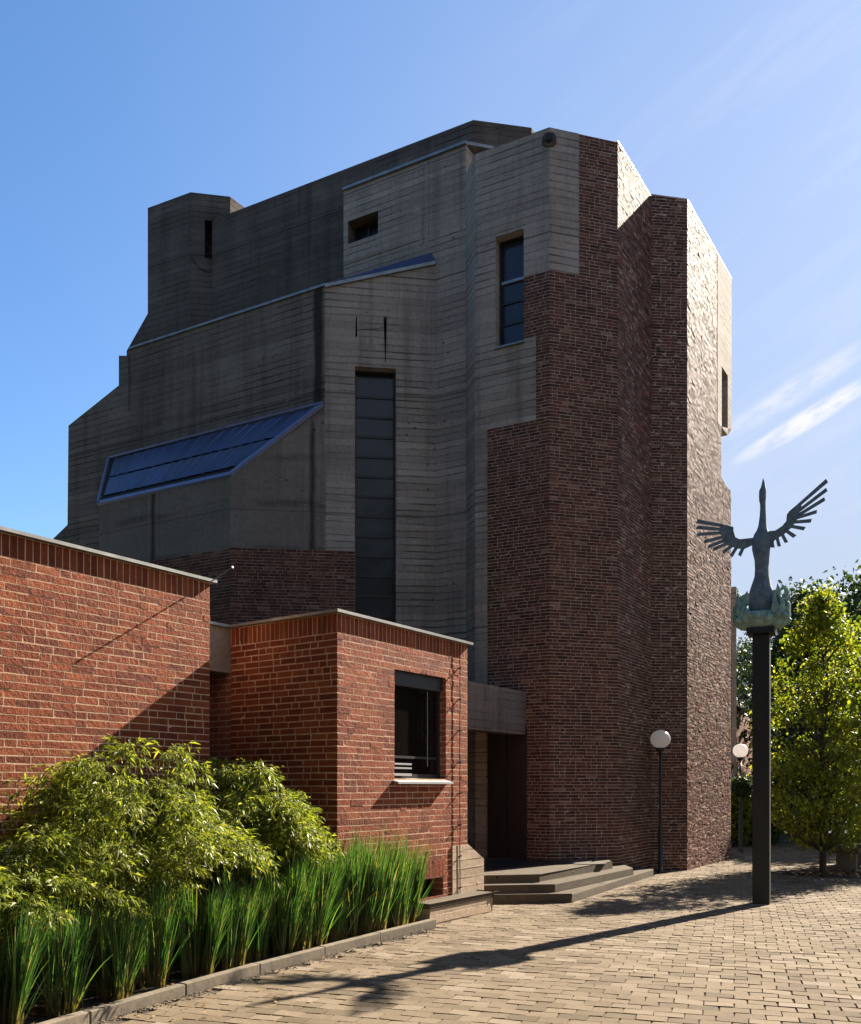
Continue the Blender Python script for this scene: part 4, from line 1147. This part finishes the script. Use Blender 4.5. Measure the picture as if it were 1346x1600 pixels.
# ================================================================== OBJECTS
M['opal'] = None
a = NT('opal_glass'); a.fin((.8,.77,.75), .35, spec=.5)
tr = a.n('ShaderNodeBsdfTranslucent'); tr.inputs[0].default_value = (.85,.81,.78,1); mx = a.n('ShaderNodeMixShader'); mx.inputs[0].default_value = .72
a.l(a.b.outputs[0], mx.inputs[1]); a.l(tr.outputs[0], mx.inputs[2]); a.l(mx.outputs[0], a.out.inputs['Surface']); M['opal'] = a.m
def lathe(mb, c, prof, n=24, mat=0, sx=1.0, sy=1.0, e1=Vector((1,0,0)), e2=Vector((0,1,0)), jig=0, rg=None):
    rings = []
    for (r_, z) in prof:
        b = len(mb.v)
        for k in range(n):
            th = 6.283185*k/n; rr = r_*(1+(rg.uniform(-jig, jig) if jig else 0))
            mb.v.append(tuple(Vector(c)+e1*math.cos(th)*rr*sx+e2*math.sin(th)*rr*sy+Vector((0,0,z))))
        rings.append(b)
    for i in range(len(rings)-1):
        for k in range(n):
            q = (k+1) % n; mb.idx([rings[i]+k, rings[i]+q, rings[i+1]+q, rings[i+1]+k], None, mat)
    mb.idx([rings[0]+k for k in range(n)][::-1], None, mat); mb.idx([rings[-1]+k for k in range(n)], None, mat)
def lamp(base, label, gz, gr):
    t = thing('globe_lamp', (*base, 0), label, 'lamp', 'globe lamps beside the church')
    mb = MB(); lathe(mb, (*base, 0), [(.07,-.01),(.07,.03),(.045,.05),(.042,.9),(.03,.95),(.027,gz-gr-.03)], 14); mb.build('post', M['black'], t, True)
    mb = MB(); lathe(mb, (*base, 0), [(.03,gz-gr-.06),(.075,gz-gr-.04),(.095,gz-gr+.02)], 18); mb.build('collar', M['black'], t, True)
    mb = MB(); prof = []
    for k in range(15):
        th = -math.pi/2+.42+(math.pi-.42)*k/14; prof.append((max(.001, gr*math.cos(th)), gz+gr*.94*math.sin(th)))
    lathe(mb, (*base, 0), prof, 28); mb.build('globe', M['opal'], t, True)
L1 = P(1032.5, 17.5)
lamp(L1, 'white globe lamp on a black post close against the dark church wall', EYE+(HZ-1155)*17.5/F, .195)
L2 = P(1157.5, 23.4)
lamp(L2, 'farther white globe lamp past the sunlit church corner, half behind shrubs', EYE+(HZ-1173)*23.4/F, .195)

# bench
bB = P(1316, 18.5)
bench = thing('stone_bench', (*bB, 0), 'plain pale concrete slab bench beside the young tree', 'bench')
f1 = Vector((*vdir(1560), 0)); f2 = Vector((f1.y, -f1.x, 0))
o0 = Vector((*P(1300, 18.2), 0))
mb = MB(); mb.box(tuple(o0+Vector((0,0,.34))), f2, f1, (0,0,1), .5, 1.9, .1); mb.build('seat', M['conc_step'], bench)
for s in (.18, 1.5):
    mb = MB(); mb.box(tuple(o0+f1*s+f2*.06), f2, f1, (0,0,1), .38, .2, .338); mb.build('leg', M['conc_smooth'], bench)

# background house
hp = P(1150, 38)
hs = thing('brick_house', (*P(1170, 34), 0), 'small flat roofed brick house far behind the church corner', 'house')
wh = W(P(1138, 32.5), P(1192, 36.6)); zh = zat(1103, 33)
mb = MB(); hw = [wh.uz(1163, 1157)[0], wh.uz(1168.5, 1157)[0], zat(1158, 33.4), zat(1137, 33.4)]
hwin = [(hw[0], hw[2]), (hw[1], hw[2]), (hw[1], hw[3]), (hw[0], hw[3])]
mb.prism(wh, [(0, 0), (wh.L, 0), (wh.L, zh), (0, zh)], [hwin], .3)
mb.extrude([wh.pt(0,0,-.31)[:2], wh.pt(wh.L,0,-.31)[:2], wh.pt(wh.L,0,-4)[:2], wh.pt(0,0,-4)[:2]], 0, zh-.01)
mb.build('wall', M['reveal'], hs)
window_fill(wh, hwin, hs, .1, [], .05, 'pane_dark')
mb = MB(); mb.extrude([wh.pt(-.06,0,.08)[:2], wh.pt(wh.L+.06,0,.08)[:2], wh.pt(wh.L+.06,0,-4.1)[:2], wh.pt(-.06,0,-4.1)[:2]], zh+.004, zh+.12); mb.build('roof', M['zinc'], hs)

# ------------------------------------------------------------------ bird sculpture on column
sb = Vector((*P(1190.5, 12.89), 0)); rot = .44
nf = Vector((-math.sin(rot), -math.cos(rot), 0)); ex_ = Vector((math.cos(rot), -math.sin(rot), 0))
sculpt = thing('bird_sculpture', tuple(sb), 'weathered bronze bird rising from flames on a tall dark steel column', 'sculpture')
K = .001576
def zq(y): return EYE+(HZ-740-y/5.927)*12.89/F
def S3(x, y, o=0.0, cx=672): return sb+ex_*((x-cx)*K*1.0)+nf*o+Vector((0,0,zq(y)))
mb = MB(); w_ = .118; ztop = zq(1495)
c = [sb-ex_*w_+nf*w_, sb+ex_*w_+nf*w_, sb+ex_*w_-nf*w_, sb-ex_*w_-nf*w_]
mb.box8([p+Vector((0,0,-.02)) for p in c]+[p+Vector((0,0,ztop)) for p in c])
co = mb.build('column', M['steel'], sculpt)
we = co.modifiers.new('weld','WELD'); bv = co.modifiers.new('edge','BEVEL'); bv.width = .012; bv.segments = 3
mb = MB(); w2 = .19
c = [sb-ex_*w2+nf*w2, sb+ex_*w2+nf*w2, sb+ex_*w2-nf*w2, sb-ex_*w2-nf*w2]
mb.box8([p+Vector((0,0,ztop+.001)) for p in c]+[p+Vector((0,0,zq(1440))) for p in c]); mb.build('top_plate', M['steel'], sculpt)
# body: one continuous surface
prof = [(1340,600,750),(1260,556,792),(1120,560,782),(1050,580,760),(950,610,742),(880,615,736),(800,608,742),(700,590,752),(620,584,756),(560,602,740),(520,630,726),(480,643,718),(400,655,713),(320,659,709),(275,658,709),(250,652,711),(215,648,712),(170,649,713),(150,655,712),(130,665,708),(95,674,701),(60,681,694),(40,685,688)]
mb = MB(); n = 16; rings = []; rg = random.Random(2)
for (y, xa, xb) in prof:
    b = len(mb.v); cx_ = (xa+xb)/2; hw_ = (xb-xa)/2*K
    dep = hw_*.85 if y < 480 else (min(hw_*.85, .1) if y < 930 else min(hw_*.9, .15))
    cc = S3(cx_, y)
    for k in range(n):
        th = 6.283185*k/n; j_ = 1+rg.uniform(-.05,.05)
        mb.v.append(tuple(cc+ex_*math.cos(th)*hw_*j_+nf*math.sin(th)*dep*j_))
    rings.append(b)
for i in range(len(rings)-1):
    for k in range(n):
        q = (k+1) % n; mb.idx([rings[i]+k, rings[i]+q, rings[i+1]+q, rings[i+1]+k])
mb.idx([rings[0]+k for k in range(n)]); mb.idx([rings[-1]+k for k in range(n)])
mb.build('body', M['bronze'], sculpt, True)
class PW:                                        # plane of the sculpture
    def __init__(s, off): s.off = off
    def pt(s, u, z, off=0.0):
        p = sb+ex_*u+nf*(off+s.off); return (p.x, p.y, z)
def plate(mb, pts, off, t, holes=()):
    tr = lambda l: [((x-672)*K, zq(y)) for x, y in l]
    mb.prism(PW(off), tr(pts), [tr(h) for h in holes], t)
def feather(mb, b, t, w0, w1, off):
    bx, by = b; tx, ty = t; l = math.hypot(tx-bx, ty-by); nx, ny = -(ty-by)/l, (tx-bx)/l
    plate(mb, [(bx+nx*w0, by+ny*w0), (tx+nx*w1, ty+ny*w1), (tx-nx*w1*.9+(tx-bx)/l*8, ty-ny*w1*.9+(ty-by)/l*8), (bx-nx*w0, by-ny*w0)], off, .016)
mb = MB()
plate(mb, [(640,545),(600,588),(480,587),(445,565),(426,500),(426,466),(370,442),(300,425),(305,470),(318,550),(340,600),(395,640),(455,668),(520,680),(585,655),(640,660)], .016, .032)
for i, (b, t, w1) in enumerate([((330,440),(97,368),17),((325,475),(95,428),15),((330,505),(100,495),14),((335,545),(166,572),15),((345,580),(202,622),14),((365,612),(245,655),14),((410,640),(332,692),14),((455,655),(405,735),15),((515,660),(480,735),15)]):
    feather(mb, b, t, 14, w1*1.12, .008+.004*(i % 2))
mb.build('wing', M['bronze'], sculpt)
mb = MB()
plate(mb, [(700,545),(740,543),(790,545),(850,510),(885,470),(890,410),(915,378),(985,325),(1015,345),(1000,400),(985,450),(935,525),(865,585),(790,625),(735,690),(700,690)], .016, .032)
for i, (b, t, w1) in enumerate([((985,340),(1222,148),17),((995,385),(1220,228),15),((990,425),(1203,310),15),((975,450),(1138,415),14),((955,485),(1092,490),15),((925,520),(1037,555),15),((890,560),(955,615),16),((850,585),(885,660),14),((805,605),(825,688),14),((760,620),(770,692),16)]):
    feather(mb, b, t, 14, w1*1.12, .008+.004*(i % 2))
mb.build('wing', M['bronze'], sculpt)
# flame bowl
mb = MB(); rg = random.Random(8)
cb = sb.copy()
lathe(mb, tuple(cb), [(.26,zq(1442)),(.33,zq(1415)),(.372,zq(1370)),(.365,zq(1320)),(.33,zq(1292)),(.24,zq(1280))], 26, 0, 1.0, .62, ex_, nf, .05, rg)
fl = [(440,1300),(436,1250),(452,1200),(446,1150),(466,1085),(462,1060),(447,1045),(470,1058),(474,1100),(462,1150),(490,1128),(530,1112),(552,1080),(558,1110),(600,1100),(640,1130),(700,1130),(760,1100),(800,1095),(812,1035),(836,1090),(838,1135),(868,1150),(880,1110),(832,1025),(862,1060),(880,1072),(888,1030),(884,1085),(910,1130),(905,1180),(880,1250),(868,1240),(885,1180),(862,1170),(855,1230),(862,1300)]
h1 = [(538,1205),(562,1200),(575,1225),(566,1250),(545,1245)]; h2 = [(752,1195),(775,1172),(788,1185),(775,1225),(755,1232)]
plate(mb, fl, .075, .03, [h1, h2]); 
plate(mb, [(1344-x if False else x, y+6) for x, y in fl], -.06, .03, [[(x, y) for x, y in h1], [(x, y) for x, y in h2]])
for sgn in (-1, 1):      # flames at the sides, bent round the bowl
    for kx in range(3):
        o = -.08+.08*kx
        q = sb+ex_*(sgn*.36)+nf*o
        mb.tube([q+Vector((0,0,zq(1340))), q+ex_*(sgn*.01)+Vector((0,0,zq(1230))), q-ex_*(sgn*.03)+Vector((0,0,zq(1150+20*kx)))], [.035,.024,.004], 6)
for k in range(22):      # tongues of flame round the rim
    th = 6.283*k/22+rg.uniform(-.1, .1)
    if abs(math.sin(th)-1) < .12: continue
    q = sb+ex_*(math.cos(th)*.31)+nf*(math.sin(th)*.19); hh = rg.uniform(.12, .42)*(.6+.4*abs(math.cos(th)))
    o_ = ex_*math.cos(th)+nf*math.sin(th); sw = ex_*rg.uniform(-.07, .07)
    b0 = Vector((0, 0, zq(1310)))
    mb.tube([q+b0, q+o_*.03+b0+Vector((0,0,hh*.35)), q+o_*.0+sw+b0+Vector((0,0,hh*.7)), q+o_*.05+sw*.3+b0+Vector((0,0,hh))], [.06, .045, .024, .003], 6)
for k in range(15):      # lumps of the embers
    th = 6.283*k/15; q = sb+ex_*(math.cos(th)*.35)+nf*(math.sin(th)*.23)
    zz = zq(rg.uniform(1300, 1400)); lathe(mb, (q.x, q.y, zz), [(.01,-.06),(.05,-.03),(.06,.01),(.03,.05),(.005,.075)], 8, 0, 1, 1, ex_, nf, .2, rg)
mb.build('flame_bowl', M['patina'], sculpt)
mb = MB()
for (x, y0, y1) in ((650,1130,1270),(700,960,1060),(625,950,1010),(660,1160,1240),(690,1035,1090)):
    mb.tube([S3(x, y0, .1), S3(x-4, y1, .145)], [.006, .012], 6)
mb.build('tail_rib', M['bronze'], sculpt)

# ================================================================== LIGHT, SKY, CAMERA
EL = math.radians(35.2); AZ = math.atan2(.72, .694)
sdir = Vector((math.sin(AZ)*math.cos(EL), math.cos(AZ)*math.cos(EL), math.sin(EL)))
sl = bpy.data.lights.new('sun', 'SUN'); sl.energy = 5.0; sl.angle = math.radians(.53); sl.color = (1, .9, .75)
so = bpy.data.objects.new('sun', sl); COL.objects.link(so); so.rotation_euler = (-sdir).to_track_quat('-Z', 'Y').to_euler(); so.location = (20, 20, 40)
wd_ = bpy.data.worlds.new('World'); SC.world = wd_; wd_.use_nodes = True
nt = wd_.node_tree; bgn = nt.nodes['Background']
sk = nt.nodes.new('ShaderNodeTexSky'); sk.sky_type = 'NISHITA'; sk.sun_disc = False; sk.sun_elevation = EL; sk.sun_rotation = AZ
sk.altitude = 600; sk.air_density = 1.0; sk.dust_density = .3; sk.ozone_density = 3.2
tc = nt.nodes.new('ShaderNodeTexCoord'); mp = nt.nodes.new('ShaderNodeMapping'); mp.vector_type = 'TEXTURE'
def wn(t, **k):
    n_ = nt.nodes.new(t)
    for a_, b_ in k.items(): setattr(n_, a_, b_)
    return n_
# streaky cirrus: noise over azimuth / elevation, long axis tilted up to the right
def wm(op, a_, b_=0.0, cl=False):
    n_ = wn('ShaderNodeMath', operation=op, use_clamp=cl)
    for k_, v_ in ((0, a_), (1, b_)):
        if hasattr(v_, 'is_linked'): nt.links.new(v_, n_.inputs[k_])
        else: n_.inputs[k_].default_value = v_
    return n_.outputs[0]
sx = wn('ShaderNodeSeparateXYZ'); nt.links.new(tc.outputs['Generated'], sx.inputs[0])
azn = wm('ARCTAN2', sx.outputs[0], sx.outputs[1]); eln = wm('ARCSINE', sx.outputs[2])
TA = math.radians(23)
ua_ = wm('ADD', wm('MULTIPLY', azn, math.cos(TA)), wm('MULTIPLY', eln, math.sin(TA)))
va_ = wm('SUBTRACT', wm('MULTIPLY', eln, math.cos(TA)), wm('MULTIPLY', azn, math.sin(TA)))
cb_ = wn('ShaderNodeCombineXYZ'); nt.links.new(wm('MULTIPLY', ua_, 3.2), cb_.inputs[0]); nt.links.new(wm('MULTIPLY', va_, 19.0), cb_.inputs[1])
nz = wn('ShaderNodeTexNoise'); nz.inputs['Scale'].default_value = 1.0; nz.inputs['Detail'].default_value = 10; nz.inputs['Roughness'].default_value = .6; nz.inputs['Distortion'].default_value = .5
nt.links.new(cb_.outputs[0], nz.inputs['Vector'])
def wramp(v_, lo, hi):
    r_ = wn('ShaderNodeMapRange', interpolation_type='SMOOTHSTEP'); r_.inputs['From Min'].default_value = lo; r_.inputs['From Max'].default_value = hi
    nt.links.new(v_, r_.inputs['Value']); return r_.outputs[0]
wisp = wm('MULTIPLY', wramp(nz.outputs[0], .42, .78), wramp(azn, -.05, .5))
# one bright bank low on the right
def bank(u0, v0, su, sv):
    a1 = wm('POWER', wm('DIVIDE', wm('SUBTRACT', ua_, u0), su), 2.0); a2 = wm('POWER', wm('DIVIDE', wm('SUBTRACT', va_, v0), sv), 2.0)
    return wm('SUBTRACT', 1.0, wm('ADD', a1, a2), True)
def uvof(px, py):
    v_ = Vector((px-CX, F, HZ-py)).normalized(); az_, el_ = math.atan2(v_.x, v_.y), math.asin(v_.z)
    return az_*math.cos(TA)+el_*math.sin(TA), el_*math.cos(TA)-az_*math.sin(TA)
b1 = bank(*uvof(1262, 655), .085, .011); b2 = bank(*uvof(1240, 612), .1, .014)
cb2 = wn('ShaderNodeCombineXYZ'); nt.links.new(wm('MULTIPLY', ua_, 26.0), cb2.inputs[0]); nt.links.new(wm('MULTIPLY', va_, 90.0), cb2.inputs[1])
nz2 = wn('ShaderNodeTexNoise'); nz2.inputs['Scale'].default_value = 1.0; nz2.inputs['Detail'].default_value = 8; nz2.inputs['Roughness'].default_value = .65
nt.links.new(cb2.outputs[0], nz2.inputs['Vector'])
bk_ = wm('MULTIPLY', wm('MULTIPLY', wm('ADD', b1, wm('MULTIPLY', b2, .5)), wramp(nz2.outputs[0], .25, .68)), 1.3, True)
veil = wm('MULTIPLY', wramp(azn, -.5, .42), wm('SUBTRACT', 1.08, wm('MULTIPLY', eln, 1.0)), True)
tot = wm('ADD', wm('MULTIPLY', wisp, .2), wm('MULTIPLY', bk_, .9), True)
hsv = wn('ShaderNodeHueSaturation'); hsv.inputs['Saturation'].default_value = 1.12; nt.links.new(sk.outputs[0], hsv.inputs['Color'])
mxv = wn('ShaderNodeMix', data_type='RGBA'); nt.links.new(veil, mxv.inputs[0]); nt.links.new(hsv.outputs[0], mxv.inputs[6]); mxv.inputs[7].default_value = (2.5, 2.7, 3.12, 1)
mxw = wn('ShaderNodeMix', data_type='RGBA'); nt.links.new(tot, mxw.inputs[0]); nt.links.new(mxv.outputs[2], mxw.inputs[6]); mxw.inputs[7].default_value = (4.4, 4.35, 4.5, 1)
nt.links.new(mxw.outputs[2], bgn.inputs['Color']); bgn.inputs['Strength'].default_value = .06

cam = bpy.data.cameras.new('camera'); co = bpy.data.objects.new('camera', cam); COL.objects.link(co)
co.location = (0, 0, EYE); co.rotation_euler = (math.pi/2, 0, 0)
cam.sensor_fit = 'HORIZONTAL'; cam.sensor_width = 36; cam.lens = 36*F/1346
cam.shift_y = (HZ-800)/1346; cam.clip_start = .05; cam.clip_end = 2000
SC.camera = co
SC.view_settings.view_transform = 'Standard'; SC.view_settings.look = 'None'; SC.view_settings.exposure = 1.95; SC.view_settings.gamma = 1
SC.render.engine = 'CYCLES'
